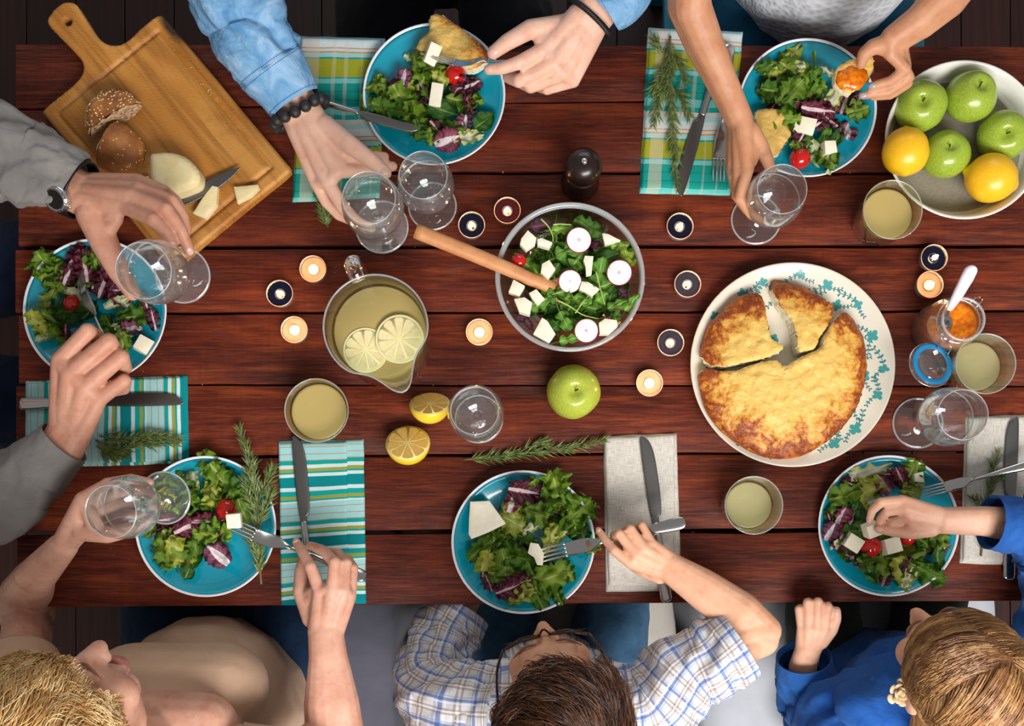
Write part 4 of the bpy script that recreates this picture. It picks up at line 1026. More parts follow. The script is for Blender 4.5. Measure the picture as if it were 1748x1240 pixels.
# ------------------------------------------------------------------ rosemary
def rose_mat():
    t = NT('rosemary_green'); v = t.co(); n1 = t.noise(v, 120, 2)
    t.B(Base_Color=t.ramp(n1, [(.3, '#44561f'), (.5, '#66783a'), (.72, '#8c9a58')]), Roughness=.5); return t.m
ROSE = rose_mat(); ROSE_ST = plain('rosemary_stem', '#6f5a36', .7)
needle0 = (np.array([(0, 0, 0), (.35, .09, .02), (.35, -.09, .02), (.4, 0, .06), (1, 0, .0)]), [(0, 2, 3), (0, 3, 1), (1, 3, 4), (3, 2, 4), (0, 1, 2), (1, 4, 2)], None)
def sprig_of(name, paths, label, nlen=.02, dn=260, seed=1, h=.006):
    """paths: list of (photo points with height, radius, needle share)"""
    r = rng(seed); b = P(*paths[0][0][0]); t = thing(name, label, 'rosemary', b, 0, 'rosemary sprigs'); ms = []
    for pts, rad, share in paths:
        q = crom([P(*x) for x in pts], 26); L = np.linalg.norm(np.diff(q, axis=0), axis=1).sum()
        obj('stem', shift(tube(q, list(np.linspace(rad, rad * .45, 26)), 7), -b), ROSE_ST, t)
        T, N, B = frames(q)
        for i in range(int(dn * .62 * share * L / .1)):
            s = r.uniform(1 - share if share < 1 else .02, 1) * 25; k = min(int(s), 24); pt = q[k] + (q[k + 1] - q[k]) * (s - k)
            a = r.uniform(0, 2 * PI); spread = r.uniform(.35, .85)
            out = N[k] * math.sin(a) * .65 + B[k] * math.cos(a); d = Vector(T[k] * math.cos(spread) + out * math.sin(spread)).normalized()
            l = nlen * r.uniform(.65, 1.35) * (1.0 if s < 21 else .75)
            pv = Vector(pt)
            if pv.z + d.z * l < TZ + h + .001: d.z = abs(d.z) * .3; d.normalize()
            mt = Matrix.Translation(pv) @ d.to_track_quat('X', 'Z').to_matrix().to_4x4() @ Matrix.Rotation(r.uniform(-.8, .8), 4, 'X') @ Matrix.Diagonal((l, l * .62, l, 1))
            ms.append(xf(needle0, mt))
    tag(obj('needles', shift(join(*ms), -b), ROSE, t, smooth=False), kind='stuff')
H1 = .013
sprig_of('rosemary_sprig', [([(1144, 62, H1), (1143, 110, H1 + .004), (1146, 170, H1 + .006), (1150, 240, H1 + .004), (1157, 322, H1 + .002)], .0022, .96),
    ([(1144, 120, H1 + .004), (1128, 160, H1 + .006), (1115, 215, H1 + .004)], .0013, .9), ([(1146, 150, H1), (1162, 165, H1 + .006), (1176, 200, H1 + .004)], .0013, .9), ([(1145, 72, H1), (1132, 90, H1 + .006), (1117, 66, H1 + .004)], .001, .5),
    ([(1146, 105, H1), (1128, 130, H1 + .007), (1112, 160, H1 + .004)], .0012, .9), ([(1146, 90, H1), (1160, 105, H1 + .007), (1172, 140, H1 + .004)], .0012, .9)], 'long rosemary sprig lying on the checked napkin beside the knife', .021, 230, 3, .01)
sprig_of('rosemary_sprig', [([(560, 388, .004), (552, 362, .005), (545, 330, .006)], .0015, 1)], 'rosemary tip poking out from under the checked napkin', .02, 300, 4, .003)
sprig_of('rosemary_sprig', [([(163, 752, .012), (200, 768, .014), (240, 758, .016), (300, 757, .013)], .0017, .95), ([(170, 745, .012), (205, 750, .018), (255, 745, .018), (305, 750, .014)], .0015, .9), ([(165, 762, .012), (185, 775, .014), (215, 780, .012)], .0013, .9)], 'dark rosemary sprig on the striped napkin at the left end', .021, 260, 5, .008)
sprig_of('rosemary_sprig', [([(446, 998, .03), (442, 950, .030), (440, 900, .030), (436, 840, .032), (425, 785, .03), (410, 735, .014)], .0020, .93), ([(440, 880, .03), (425, 850, .035), (418, 825, .03)], .0012, .9), ([(438, 860, .03), (455, 825, .035), (466, 798, .034)], .0012, .9), ([(438, 850, .03), (428, 815, .036), (428, 790, .034)], .0012, .9), ([(440, 905, .03), (452, 870, .034), (462, 840, .034)], .0012, .9), ([(444, 960, .03), (432, 930, .03), (424, 905, .03)], .001, .8)], 'rosemary sprig laid over the rim of the plate by the woman in beige', .021, 250, 6, .018)
sprig_of('rosemary_sprig', [([(792, 785, .003), (850, 780, .006), (910, 772, .007), (970, 765, .006), (1030, 752, .010)], .0020, .95), ([(880, 776, .006), (910, 760, .009), (930, 757, .007)], .001, .8)], 'rosemary sprig lying on bare wood above the boy\'s plate', .021, 200, 7, .002)
sprig_of('rosemary_sprig', [([(1675, 950, .012), (1680, 900, .014), (1690, 830, .016), (1704, 772, .013)], .0018, .95), ([(1682, 880, .014), (1672, 860, .016), (1662, 850, .013)], .001, .9), ([(1688, 840, .014), (1700, 820, .018), (1710, 812, .013)], .001, .9)], 'rosemary sprig on the right linen napkin beside its knife', .019, 170, 8, .01)

# ------------------------------------------------------------------ crumbs
def crumbs(name, spots, label, mat, seed, s0=.0008, s1=.0024):
    r = rng(seed); ms = []
    for px, py, sp, n, z in spots:
        for i in range(n):
            ax, ay = px + r.gauss(0, sp), py + r.gauss(0, sp); q = P(ax, ay, z); s = r.uniform(s0, s1)
            if (z > 0 and not inside(body, np.array([bl(ax, ay)]))[0]) or ay > 1025: continue
            ms.append(xf((needle0[0] * 2.2 - .6, needle0[1], None), Matrix.Translation((q.x, q.y, TZ + z + s * .3)) @ Matrix.Rotation(r.random() * 6, 4, 'Z') @ Matrix.Diagonal((s, s * 1.6, s * 2, 1))))
    return tag(obj(name, join(*ms), mat, None, smooth=False), label, 'crumbs', None, 'stuff')
crumbs('bread_crumbs', [(330, 180, 24, 70, BT), (345, 150, 20, 40, BT), (230, 90, 20, 20, BT), (260, 200, 40, 40, BT), (390, 255, 12, 10, BT)], 'pale bread crumbs scattered over the chopping board', CRUMB_M, 3)
crumbs('table_crumbs', [(770, 600, 14, 12, 0), (730, 680, 20, 6, 0), (380, 600, 30, 8, 0), (780, 500, 60, 8, 0), (1100, 720, 70, 10, 0), (650, 970, 50, 8, 0), (470, 690, 5, 4, 0), (1400, 430, 60, 6, 0), (650, 445, 60, 7, 0), (860, 260, 60, 5, 0), (1440, 310, 30, 14, 0), (470, 960, 30, 8, 0)], 'tiny pale crumbs scattered on the tabletop', CRUMB_M, 5)
# ------------------------------------------------------------------ salad leaves
def leaf_mat(name, base, edge, rib, rough=.34, ribw=.06, patch=None, trans=.25, veinc=.28):
    t = NT(name); u = t.uv(); s = t.sep(u); v = t.co(); rd = t.rand()
    a = t.math('ABSOLUTE', s[1])                                   # 0 midrib .. 1 margin
    n1 = t.noise(t.mapping(v, (1, 1, 1)), 90, 3)
    c = t.ramp(t.math('ADD', t.math('MULTIPLY', a, .8), t.math('MULTIPLY', t.math('SUBTRACT', n1, .5), .9)), [(.15, base), (.95, edge)])
    c = t.mix(1.0, c, t.ramp(rd, [(0, (.72, .78, .7)), (.5, (1, 1, 1)), (1, (1.25, 1.12, .9))]), 'MULTIPLY')
    vein = t.math('ABSOLUTE', t.math('SINE', t.math('ADD', t.math('MULTIPLY', s[0], 16.0), t.math('MULTIPLY', a, -5.0))))
    vm = t.math('MULTIPLY', t.ramp(vein, [(.0, 1), (.22, 0)]), t.ramp(a, [(.0, 1), (.85, 0)]))
    c = t.mix(t.math('MULTIPLY', vm, veinc), c, rib)
    wob = t.math('ADD', a, t.math('MULTIPLY', t.math('SUBTRACT', n1, .5), .12)); rw = t.math('MULTIPLY', t.math('SUBTRACT', 1.35, s[0]), ribw)
    c = t.mix(t.math('LESS_THAN', wob, rw), c, rib)
    if patch: c = t.mix(t.ramp(t.noise(v, 60, 2), [(.5, 0), (.62, 1)]), c, patch)
    t.B(Base_Color=c, Roughness=rough); t.b.inputs['Specular IOR Level'].default_value = .45
    t.bump(t.math('ADD', vein, t.math('MULTIPLY', n1, 2.0)), .35, .002)
    tl = t.n('ShaderNodeBsdfTranslucent'); t.set(tl.inputs[0], c); mx = t.n('ShaderNodeMixShader'); mx.inputs[0].default_value = trans
    t.t.links.new(t.b.outputs[0], mx.inputs[1]); t.t.links.new(tl.outputs[0], mx.inputs[2]); t.surf(mx.outputs[0]); return t.m
LM = {'L': leaf_mat('lettuce_green', '#7f9a2c', '#4a7a14', '#b4c46e'), 'Y': leaf_mat('lettuce_yellow', '#b9bf56', '#8f9f1e', '#d6d898'),
      'D': leaf_mat('lettuce_dark', '#4f7a18', '#2f5a0e', '#94ad54'), 'F': leaf_mat('frilled_green', '#7fa02a', '#477a10', '#b9cc74'),
      'S': leaf_mat('spinach_green', '#2f5f14', '#22500f', '#7f9c4c', .3, .07), 'W': leaf_mat('pale_lettuce', '#d8dcb0', '#a9ba58', '#e8e8d0', .4, .3),
      'R': leaf_mat('radicchio', '#5f0d2c', '#3d0820', '#e6cbd2', .35, .16, None, .15, .55), 'V': leaf_mat('radicchio_white', '#8f4a66', '#5a0f30', '#e9dade', .35, .34, None, .15, .6),
      'A': leaf_mat('rocket_green', '#74a638', '#4c861c', '#bdd284', .38, .07), 'P': leaf_mat('purple_leaf', '#4a2436', '#2f1a26', '#8d3a52', .35, .08)}
def leaf_geo(kind, seed):
    r = rng(seed * 13 + ord(kind)); nu, nv = 22, 12
    asp = {'L': .8, 'Y': .75, 'D': .68, 'F': .85, 'S': .6, 'W': .55, 'R': .75, 'V': .85, 'A': .42, 'P': .55}[kind] * r.uniform(.85, 1.15)
    jag = {'L': .30, 'Y': .28, 'D': .22, 'F': .5, 'S': .02, 'W': .10, 'R': .10, 'V': .10, 'A': .15, 'P': .03}[kind]
    ruf = {'L': .20, 'Y': .20, 'D': .16, 'F': .26, 'S': .06, 'W': .12, 'R': .17, 'V': .17, 'A': .09, 'P': .08}[kind]
    curl = r.uniform(-.4, .8) * (1.5 if kind in 'RV' else 1); bend = r.uniform(-.25, .55); o = Vector((seed * 3.7, ord(kind), 0)); f1 = r.uniform(8, 13); ph = r.random() * 6
    V = []; U = []
    for i in range(nu + 1):
        u = i / nu
        if kind == 'A':
            lob = .30 + .70 * abs(math.sin(u * PI * 3.2 + .4)) if u > .35 else .08 + .1 * u
            w_ = lob * (1 - (max(u - .72, 0) / .28) ** 2 * .9) * (1 if u > .35 else 1)
            if u > .72: w_ = max(w_, .75 * math.sqrt(max(0, 1 - ((u - .80) / .20) ** 2)) if u > .62 else 0)
        elif kind in 'SP': w_ = math.sin(min(u * 1.12, 1) * PI) ** .75 * (1 if u > .12 else .4) + .02
        else: w_ = (math.sin(PI * min(1, .12 + u * .82)) ** .55) * (.75 + .35 * u)
        for j in range(nv + 1):
            tt = j / nv * 2 - 1; e = abs(tt)
            k = 1 + jag * e * (noise.noise(Vector((u * 9, tt * 1.5, 1)) + o) * 1.6 + .5 * math.sin(u * 37 + ph + tt))
            y = tt * w_ * asp * .5 * k; x = u + jag * .25 * e * noise.noise(Vector((u * 7, tt * 4, 5)) + o)
            if i == nu: x += jag * .3 * noise.noise(Vector((tt * 5, 9, 0)) + o)
            z = ruf * (e ** 1.5) * math.sin(u * f1 * 2 + ph + tt * 2) * .6 + ruf * 1.1 * noise.noise(Vector((u * 3.2, tt * 2.2, 2)) + o) + curl * .22 * tt * tt * asp + bend * .22 * (u - .5) ** 2 * 2
            V.append((x - .5, y, z)); U.append((u, tt))
    F = [(i * (nv + 1) + j, (i + 1) * (nv + 1) + j, (i + 1) * (nv + 1) + j + 1, i * (nv + 1) + j + 1) for i in range(nu) for j in range(nv)]
    V = np.array(V); V[:, 2] -= np.percentile(V[:, 2], 15); return V, F, np.array(U)
LMESH = {}
for k in LM:
    LMESH[k] = []
    for s_ in range(6):
        me = mesh('leaf', leaf_geo(k, s_)); me.materials.append(LM[k]); LMESH[k].append(me)
LNAME = {'L': 'lettuce_leaf', 'Y': 'lettuce_leaf', 'D': 'lettuce_leaf', 'F': 'frisee_leaf', 'S': 'spinach_leaf', 'W': 'lettuce_rib', 'R': 'radicchio_leaf', 'V': 'radicchio_leaf', 'A': 'rocket_leaf', 'P': 'chard_leaf'}
LDESC = {'L': 'torn mid-green lettuce leaf', 'Y': 'torn yellow-green lettuce leaf', 'D': 'torn dark green lettuce leaf', 'F': 'frilly green salad leaf', 'S': 'smooth dark green salad leaf', 'W': 'pale whitish lettuce piece', 'R': 'purple radicchio leaf', 'V': 'white-veined radicchio leaf', 'A': 'lobed green rocket leaf', 'P': 'purplish chard leaf'}
lr = rng(77); LEAVES = []
sum_centre = {'on the plate beside the denim sleeve': (741, 161), 'on the plate beside the fruit bowl': (1378, 184), 'on the plate at the left end': (162, 530), 'on the beige woman\'s plate': (351, 899), 'on the boy\'s plate': (893, 926), 'on the girl\'s plate': (1517, 898), 'in the glass salad bowl': (973, 473)}
def leaf(px, py, k, size, rot, h, where, group, tilt=None):
    q = P(px, py, h); s_ = size * .001
    o = obj(LNAME[k], LMESH[k][lr.randrange(6)], LM[k], None, (q.x, q.y, TZ + h))
    tx, ty = tilt if tilt else (lr.gauss(0, .28), lr.gauss(0, .28))
    o.rotation_euler = (tx, ty, R(rot)); o.scale = (s_, s_ * lr.uniform(.85, 1.12), s_)
    cx, cy = sum_centre[where]; dx, dy = px - cx, py - cy; rr = math.hypot(dx, dy)
    pos = 'middle' if rr < 25 else (('lower ' if dy > rr * .38 else 'upper ' if dy < -rr * .38 else '') + ('left' if dx < -rr * .38 else 'right' if dx > rr * .38 else '')).strip() + (' rim' if rr > 70 else ' part')
    tag(o, LDESC[k] + ' ' + where + ', ' + pos, 'salad leaf', group); LEAVES.append(o)
def plate_salad(ox, oy, sc, items, where, group, base=.0085):
    """items: 'kind x y size [rot]' in the coordinates of the enlarged crop; earlier ones lie lower"""
    for n_, it in enumerate(items.split(',')):
        f = it.split(); k = f[0]; x, y, size = map(float, f[1:4]); rot = float(f[4]) if len(f) > 4 else lr.uniform(0, 360)
        leaf(ox + x / sc, oy + y / sc, k, size * (1.0 if k == 'V' else 1.22), rot, base + .003 + .010 * lr.random() + .006 * (n_ % 3), where, group)
plate_salad(615, 20, 4.592, 'L 180 590 38,D 200 760 42,L 330 690 46,L 230 690 40,F 90 740 32,D 300 780 42,D 480 850 54,L 420 830 45,S 640 770 48 -20,D 700 910 42,L 450 410 44,S 510 290 42 60,F 560 450 40,F 490 580 38,Y 620 520 30,R 520 650 34,V 260 580 26,V 340 520 30,Y 380 590 22,R 850 590 40 30,R 780 580 32,F 800 700 46,F 890 720 32,R 850 730 32 -70,V 820 880 30 80,R 600 920 28,V 680 1010 44 20,W 850 990 46 15,F 550 980 24,S 970 860 42 40,D 560 890 34,L 130 580 32,D 450 930 30,W 400 370 22', 'on the plate beside the denim sleeve', 'salad on the denim man\'s plate')
plate_salad(1255, 55, 4.864, 'D 270 470 50,D 330 490 42,L 460 500 44,Y 460 200 42,Y 320 310 32,D 250 290 28,L 470 330 50,W 480 290 36 -15,A 670 370 66 -75,F 640 490 40,F 610 400 38,W 790 350 34 -30,R 330 590 28,D 460 630 36,F 440 720 36,F 470 790 32 70,R 590 590 38,R 680 650 46,R 720 730 38,R 790 750 30,W 800 590 48 65,R 910 580 38 70,R 990 600 34 60,L 1000 660 36,V 930 830 46 75,R 560 860 36,D 600 910 26,S 850 870 36,A 740 880 46 80,F 760 1060 38,W 660 1020 42 -70,W 770 1090 34,L 500 950 20,D 400 400 40', 'on the plate beside the fruit bowl', 'salad on the plate by the fruit bowl')
plate_salad(35, 405, 5.063, 'F 230 250 46,F 300 330 46,L 320 440 36,F 180 290 36,R 500 170 36,R 560 250 46,R 650 330 48,R 720 400 42,R 400 360 38,L 560 380 38,F 640 190 32,W 500 490 36 -20,S 460 640 64 10,S 600 640 42,Y 160 740 40,Y 220 580 32 80,F 290 700 38,F 320 820 32,Y 190 790 36,W 210 870 28 20,R 390 830 24,V 860 530 44,W 830 560 36,R 1090 590 22,D 1000 690 52 10,R 1150 720 30,V 960 790 34,D 780 780 40 -60,L 890 900 36,W 850 790 22,R 480 300 40,D 520 560 40,R 800 330 40,V 900 430 40', 'on the plate at the left end', 'salad on the grey-shirted man\'s plate')
plate_salad(225, 770, 4.768, 'L 650 110 44 -60,L 720 220 50 -60,D 800 270 46,W 520 180 36 30,W 510 250 28,F 520 360 46,F 440 430 42,Y 660 360 40 -70,L 650 430 32,D 360 230 38,Y 290 400 44 60,F 270 300 38,F 440 500 38,R 480 600 50 25,R 620 570 44,R 400 670 36,R 260 640 32,L 140 620 30,D 330 570 34,L 310 800 54 -70,Y 380 820 48 -60,L 290 910 38 -70,D 520 740 50,L 610 680 38,S 510 860 48 60,S 460 980 30 60,V 700 850 46,F 700 650 42,F 860 370 28,L 900 490 36 -70,R 700 710 26,D 540 480 34,R 300 560 30', 'on the beige woman\'s plate', 'salad on the beige woman\'s plate')
plate_salad(765, 795, 4.769, 'W 770 230 46 -60,R 620 210 56 -10,V 520 300 38 70,R 435 350 20,F 690 130 16,F 870 160 42,L 920 270 48 -70,F 850 320 46,F 1060 370 48 40,R 940 410 34,F 990 480 42,Y 530 400 42,Y 530 470 46,W 690 500 36,L 720 390 44 -20,V 810 490 28 -40,L 890 500 38,W 920 560 34,S 1060 560 42,S 1080 530 38,Y 840 600 46,F 450 570 48,L 330 580 46,D 270 670 50 40,L 380 650 42,D 470 720 60 -15,Y 310 790 40 70,R 330 940 32 -60,L 460 880 48,L 450 790 38,R 600 680 30,V 570 830 26,D 640 780 42 -60,D 780 840 46,L 800 920 66 20,Y 600 1060 42,F 470 1080 30,D 720 1050 48,R 530 980 56 20,D 750 1100 32,D 890 1050 34,L 960 850 34 -60,L 1180 650 42 40,D 620 590 36', 'on the boy\'s plate', 'salad on the boy\'s plate')
plate_salad(1390, 770, 4.769, 'W 450 165 64 15,R 300 270 30,L 250 370 46,Y 410 330 54 30,W 420 430 40 20,V 560 270 38 -50,R 500 300 32,R 700 220 36,R 640 190 28,F 780 180 38 70,V 770 280 22,Y 780 330 32,F 140 480 32,V 215 530 34 60,R 120 540 12,D 400 560 46,S 320 520 52,V 130 660 34 60,R 240 680 50 60,W 160 760 18,D 360 650 42,D 280 820 46 -30,V 320 900 34 -40,D 410 920 36,L 590 690 38,D 500 880 52,L 560 920 42 70,L 620 960 38 -50,Y 700 990 54 -60,R 580 1020 34,L 490 990 40,R 760 930 28 70,W 770 1030 36 60,Y 740 850 48,L 850 850 50,D 910 980 54 -30,D 860 740 36,L 1010 720 36,S 1005 860 40 -85,V 930 770 30,V 1060 780 20,D 620 560 40', 'on the girl\'s plate', 'salad on the girl\'s plate')
# salad bowl: rocket with a few smooth and purple leaves
BWL = 'in the glass salad bowl'; GB = 'leaves in the glass salad bowl'
rb = rng(21); BC = (973, 476)
for ring_, n_, h0, sz in ((.92, 34, .052, 46), (.80, 36, .066, 50), (.9, 40, .078, 50), (.62, 26, .088, 50)):
    for i in range(n_):
        rr = 96 * ring_ * math.sqrt(rb.random()); a = rb.random() * 2 * PI
        leaf(BC[0] + rr * math.cos(a) + 4, BC[1] + rr * math.sin(a), rb.choice('AAAAAAASD' if ring_ != .8 else 'AAADPS'), sz * rb.uniform(.75, 1.25), rb.uniform(0, 360), h0 + rb.uniform(-.006, .008), BWL, GB, (rb.gauss(0, .3), rb.gauss(0, .3)))
for x, y, k, s_, ro in ((900, 470, 'S', 40, 20), (925, 745, 'S', 30, 70), (500, 1000, 'S', 30, 40), (740, 240, 'D', 46, -30), (1030, 460, 'L', 36, -60), (385, 225, 'P', 40, 10), (800, 375, 'P', 24, 60), (1010, 750, 'P', 24, -50), (285, 990, 'P', 24, -60), (240, 935, 'P', 26, 0), (380, 650, 'A', 62, -50), (500, 260, 'A', 50, 10), (540, 440, 'A', 60, 30), (470, 760, 'A', 54, 15), (600, 800, 'A', 58, -15), (780, 830, 'A', 52, 40), (540, 930, 'A', 50, -65), (330, 850, 'A', 44, 30), (560, 1110, 'A', 50, 15), (820, 620, 'A', 58, 80), (1050, 850, 'A', 46, 50), (950, 385, 'A', 40, 5), (640, 510, 'A', 50, 50), (270, 530, 'A', 50, -40), (930, 850, 'A', 46, 20), (950, 940, 'D', 24, 70)):
    leaf(840 + x / 4.509, 335 + y / 4.509, k, s_ * 1.1, ro, .098, BWL, GB, (rb.gauss(0, .18), rb.gauss(0, .18)))
STALK = plain('pale_stalk', '#a9bd62', .4)
for pts in ([(500, 800), (600, 850), (700, 915), (825, 945)], [(375, 175), (430, 230), (465, 300), (470, 350)], [(800, 580), (830, 700), (868, 835)], [(640, 900), (690, 830), (745, 760)], [(470, 220), (530, 215), (610, 222)]):
    q = crom([P(840 + x / 4.509, 335 + y / 4.509, .108) for x, y in pts], 12); c0 = Vector(q[0]); o = obj('salad_stalk', tube(q - q[0], list(np.linspace(.0015, .0007, 12)), 7), STALK, None, c0); tag(o, 'thin pale green stalk lying on the salad in the glass bowl', 'salad stalk', GB)

# ------------------------------------------------------------------ cheese, tomatoes, radishes
def cube(px, py, w_, l_, hh, rot, z0, label, group, tilt=(0, 0), mat=None):
    q = P(px, py, z0 + hh); v, f, u = box(-w_ / 2, w_ / 2, -l_ / 2, l_ / 2, 0, hh, .0012); v = v + (fbm(v, 90, px, 2) * .0012)[:, None]
    o = obj('cheese_cube', (v, f, u), mat or CHEESE, None, (q.x, q.y, TZ + z0), (tilt[0], tilt[1], R(rot)), ang=40); tag(o, label, 'cheese', group)
GC = 'cheese in the salads'
cube(615 + 590/4.592, 20 + 640/4.592, .020, .038, .016, -8, .024, 'oblong cheese piece on the denim man\'s salad', GC, (.1, .1))
cube(735, 88, .020, .034, .010, -18, .056, 'cheese slice speared on the denim man\'s fork', GC, (.25, .5))
cube(1255 + 595/4.864, 55 + 755/4.864, .034, .026, .018, -15, .022, 'white cheese block in the salad by the fruit bowl', GC, (.2, -.1))
cube(1255 + 785/4.864, 55 + 945/4.864, .021, .021, .018, 8, .024, 'small white cheese cube near the lower rim, by the fruit bowl', GC, (.1, .1))
cube(35 + 1020/5.063, 405 + 930/5.063, .025, .025, .024, -30, .010, 'cheese cube alone on the rim side of the left-end plate', GC, (-.2, .25))
cube(225 + 815/4.768, 770 + 565/4.768, .023, .024, .02, 4, .056, 'cheese cube on the fork of the woman in beige', GC, (.1, .1))
cube(1390 + 335/4.769, 770 + 745/4.769, .027, .025, .022, -32, .022, 'cheese cube left of the tomato on the girl\'s plate', GC, (.1, 0))
cube(1390 + 635/4.769, 770 + 790/4.769, .027, .025, .024, 12, .022, 'cheese cube right of the tomato on the girl\'s plate', GC, (-.15, .15))
cube(1490, 903, .024, .022, .022, 20, .052, 'cheese cube pinched in the girl\'s fingers', GC, (.2, .1))
cube(1390 + 845/4.769, 770 + 230/4.769, .017, .024, .014, 10, .012, 'small white cheese lump near the fork on the girl\'s plate', GC, (.1, .2))
z5 = lambda l: [(765 + x / 4.769, 795 + y / 4.769) for x, y in l]
chunk('cheese_slice', z5([(180, 295), (335, 288), (470, 475), (330, 545), (190, 600), (167, 560), (170, 430)]), .010, .029, CHEESE, 'big flat white cheese slice on the boy\'s plate', 'cheese', GC, .0015, smooth=0)
chunk('cheese_piece', z5([(670, 630), (735, 640), (780, 720), (770, 815), (725, 812), (700, 750), (648, 715)]), .014, .038, CHEESE, 'white cheese piece speared on the boy\'s fork', 'cheese', GC, .0015, smooth=0)
bw = lambda l: [(840 + x / 4.509, 335 + y / 4.509) for x, y in l]
for l, hh, lab in (([(275, 262), (340, 320), (330, 370), (260, 418), (215, 370), (225, 325)], .016, 'pointed cheese piece nearest the bowl rim, upper left of the bowl'), ([(350, 330), (380, 320), (465, 355), (440, 402), (350, 375)], .016, 'oblong cheese piece beside the pointed one, upper left of the bowl'),
    ([(848, 285), (890, 288), (990, 340), (870, 376)], .014, 'wedge of cheese at the upper right of the salad bowl'), ([(385, 520), (440, 490), (488, 560), (430, 638), (375, 585)], .018, 'cheese chunk just right of the wooden spoon in the bowl'),
    ([(715, 458), (780, 462), (765, 605), (725, 608), (720, 540), (703, 495)], .015, 'narrow upright cheese strip above the middle of the bowl'), ([(690, 655), (740, 660), (828, 715), (770, 768), (672, 715)], .016, 'cheese piece touching the middle radish slice'),
    ([(165, 642), (252, 690), (210, 770), (128, 735)], .020, 'white cheese cube below the wooden spoon by the bowl wall'), ([(170, 790), (250, 778), (308, 820), (290, 915), (210, 890)], .022, 'toasted-looking cheese cube at the lower left of the bowl'),
    ([(285, 745), (340, 715), (405, 790), (350, 840), (310, 790)], .016, 'broken cheese bit beside the toasted-looking cube in the bowl'), ([(385, 935), (425, 960), (488, 1060), (440, 1130), (318, 1060)], .014, 'largest flat cheese piece at the bottom of the bowl'),
    ([(822, 975), (870, 942), (960, 955), (968, 1000), (900, 1062), (830, 1060)], .022, 'cheese cube at the lower right of the bowl beside a radish')):
    chunk('cheese_piece', bw(l), hh, .098, CHEESE, lab, 'cheese', 'cheese in the salad bowl', .001, smooth=0, bump=.0009)
def radish(x, y, rp, lab, tilt=(0, 0)):
    h = .112; q = P(840 + x / 4.509, 335 + y / 4.509, h); rad = rp * .001 * (CH - h) / CH
    t = thing('radish_slice', lab, 'radish', (q.x, q.y, TZ + h - .007), 0, 'radish slices'); t.rotation_euler = (tilt[0], tilt[1], 0)
    obj('skin', lathe([(rad * .93, 0), (rad * 1.0, .002), (rad * 1.03, .0045), (rad * 1.0, .0068), (rad * .965, .007), (rad * .96, .0035)], 36), RADISH_R, t)
    obj('flesh', lathe([(0, .0004), (rad * .95, .0004), (rad * .967, .0068), (rad * .9, .0072), (0, .0072)], 36), RADISH, t)
    obj('heart', lathe([(rad * .14, .00735), (0, .0074)], 12), RADISH_PINK, t)
radish(665, 335, 21.5, 'radish slice at the top of the salad bowl', (.05, .1)); radish(985, 585, 21.5, 'radish slice at the right side of the bowl, red edge showing', (.1, -.2))
radish(600, 645, 19.5, 'radish slice in the very middle of the bowl', (.35, 0)); radish(730, 1035, 20.5, 'radish slice at the bottom of the salad bowl', (0, -.15))
tm = mesh('tomato_skin', sphere(1, 28, 18, sc=(1, 1, .92))); tm.materials.append(TOMATO)
def tomato(px, py, rp, z0, lab):
    rad = rp * .00098; q = P(px, py, z0 + rad); t = thing('cherry_tomato', lab, 'tomato', (q.x, q.y, TZ + z0 + rad * .9), 0, 'cherry tomatoes'); t.scale = (rad,) * 3
    obj('tomato_skin', tm, TOMATO, t); obj('stem_scar', shift(sphere(.09, 10, 6, sc=(1, 1, .3)), (.75, .2, .48)), STEMB, t)
tomato(615 + 745/4.592, 20 + 490/4.592, 18, .012, 'red tomato half hidden under the denim man\'s fork')
tomato(1255 + 540/4.864, 55 + 1045/4.864, 18, .009, 'cherry tomato beside the held wine glass, on the plate by the fruit bowl')
tomato(35 + 440/5.063, 405 + 570/5.063, 14, .014, 'dark red tomato piece among leaves on the left-end plate')
tomato(225 + 770/4.768, 770 + 470/4.768, 18.5, .012, 'cherry tomato beside the rosemary on the beige woman\'s plate')
tomato(1390 + 462/4.769, 770 + 780/4.769, 18, .013, 'cherry tomato between two cheese cubes on the girl\'s plate')
tomato(1390 + 760/4.769, 770 + 705/4.769, 14, .013, 'cherry tomato half under the girl\'s hand')
tomato(840 + 205/4.509, 335 + 500/4.509, 13, .085, 'red tomato bit beside the wooden spoon in the bowl')
# ------------------------------------------------------------------ people: materials
def skin_mat(name, a, b, red):
    t = NT(name); v = t.co()
    n1 = t.noise(v, 28, 4, .6); n2 = t.noise(v, 260, 3, .6); n3 = t.noise(v, 60, 2)
    c = t.ramp(n1, [(.3, a), (.7, b)]); c = t.mix(t.ramp(n3, [(.55, 0), (.75, .35)]), c, red)
    c = t.mix(t.math('MULTIPLY', n2, .14), c, red)
    t.B(Base_Color=c, Roughness=.48); t.b.inputs['Specular IOR Level'].default_value = .35
    t.b.inputs['Subsurface Weight'].default_value = .18; t.b.inputs['Subsurface Scale'].default_value = .006; t.b.inputs['Subsurface Radius'].default_value = (1, .35, .2)
    t.bump(t.math('ADD', t.math('MULTIPLY', n2, .5), t.noise(v, 95, 4, .6)), .22, .002); return t.m
SK_A = skin_mat('skin_fair', '#d9a890', '#e8c0aa', '#cc8670')
SK_B = skin_mat('skin_tan', '#bd8360', '#cf9a78', '#b06a4c')
SK_C = skin_mat('skin_ruddy', '#c48a70', '#d6a189', '#b5664e')
SK_D = skin_mat('skin_rosy', '#c9927a', '#dcae98', '#bd6a52')
SK_E = skin_mat('skin_boy', '#d6a080', '#e2b394', '#cc8060')
SK_F = skin_mat('skin_girl', '#dba488', '#e8bba0', '#d08870')
NAIL = plain('nail', '#dfae9f', .25, coat=.3); NAIL_G = plain('nail_polish', '#9aa2b4', .15, coat=.6)
LIP_M = plain('lips', '#b87468', .45)
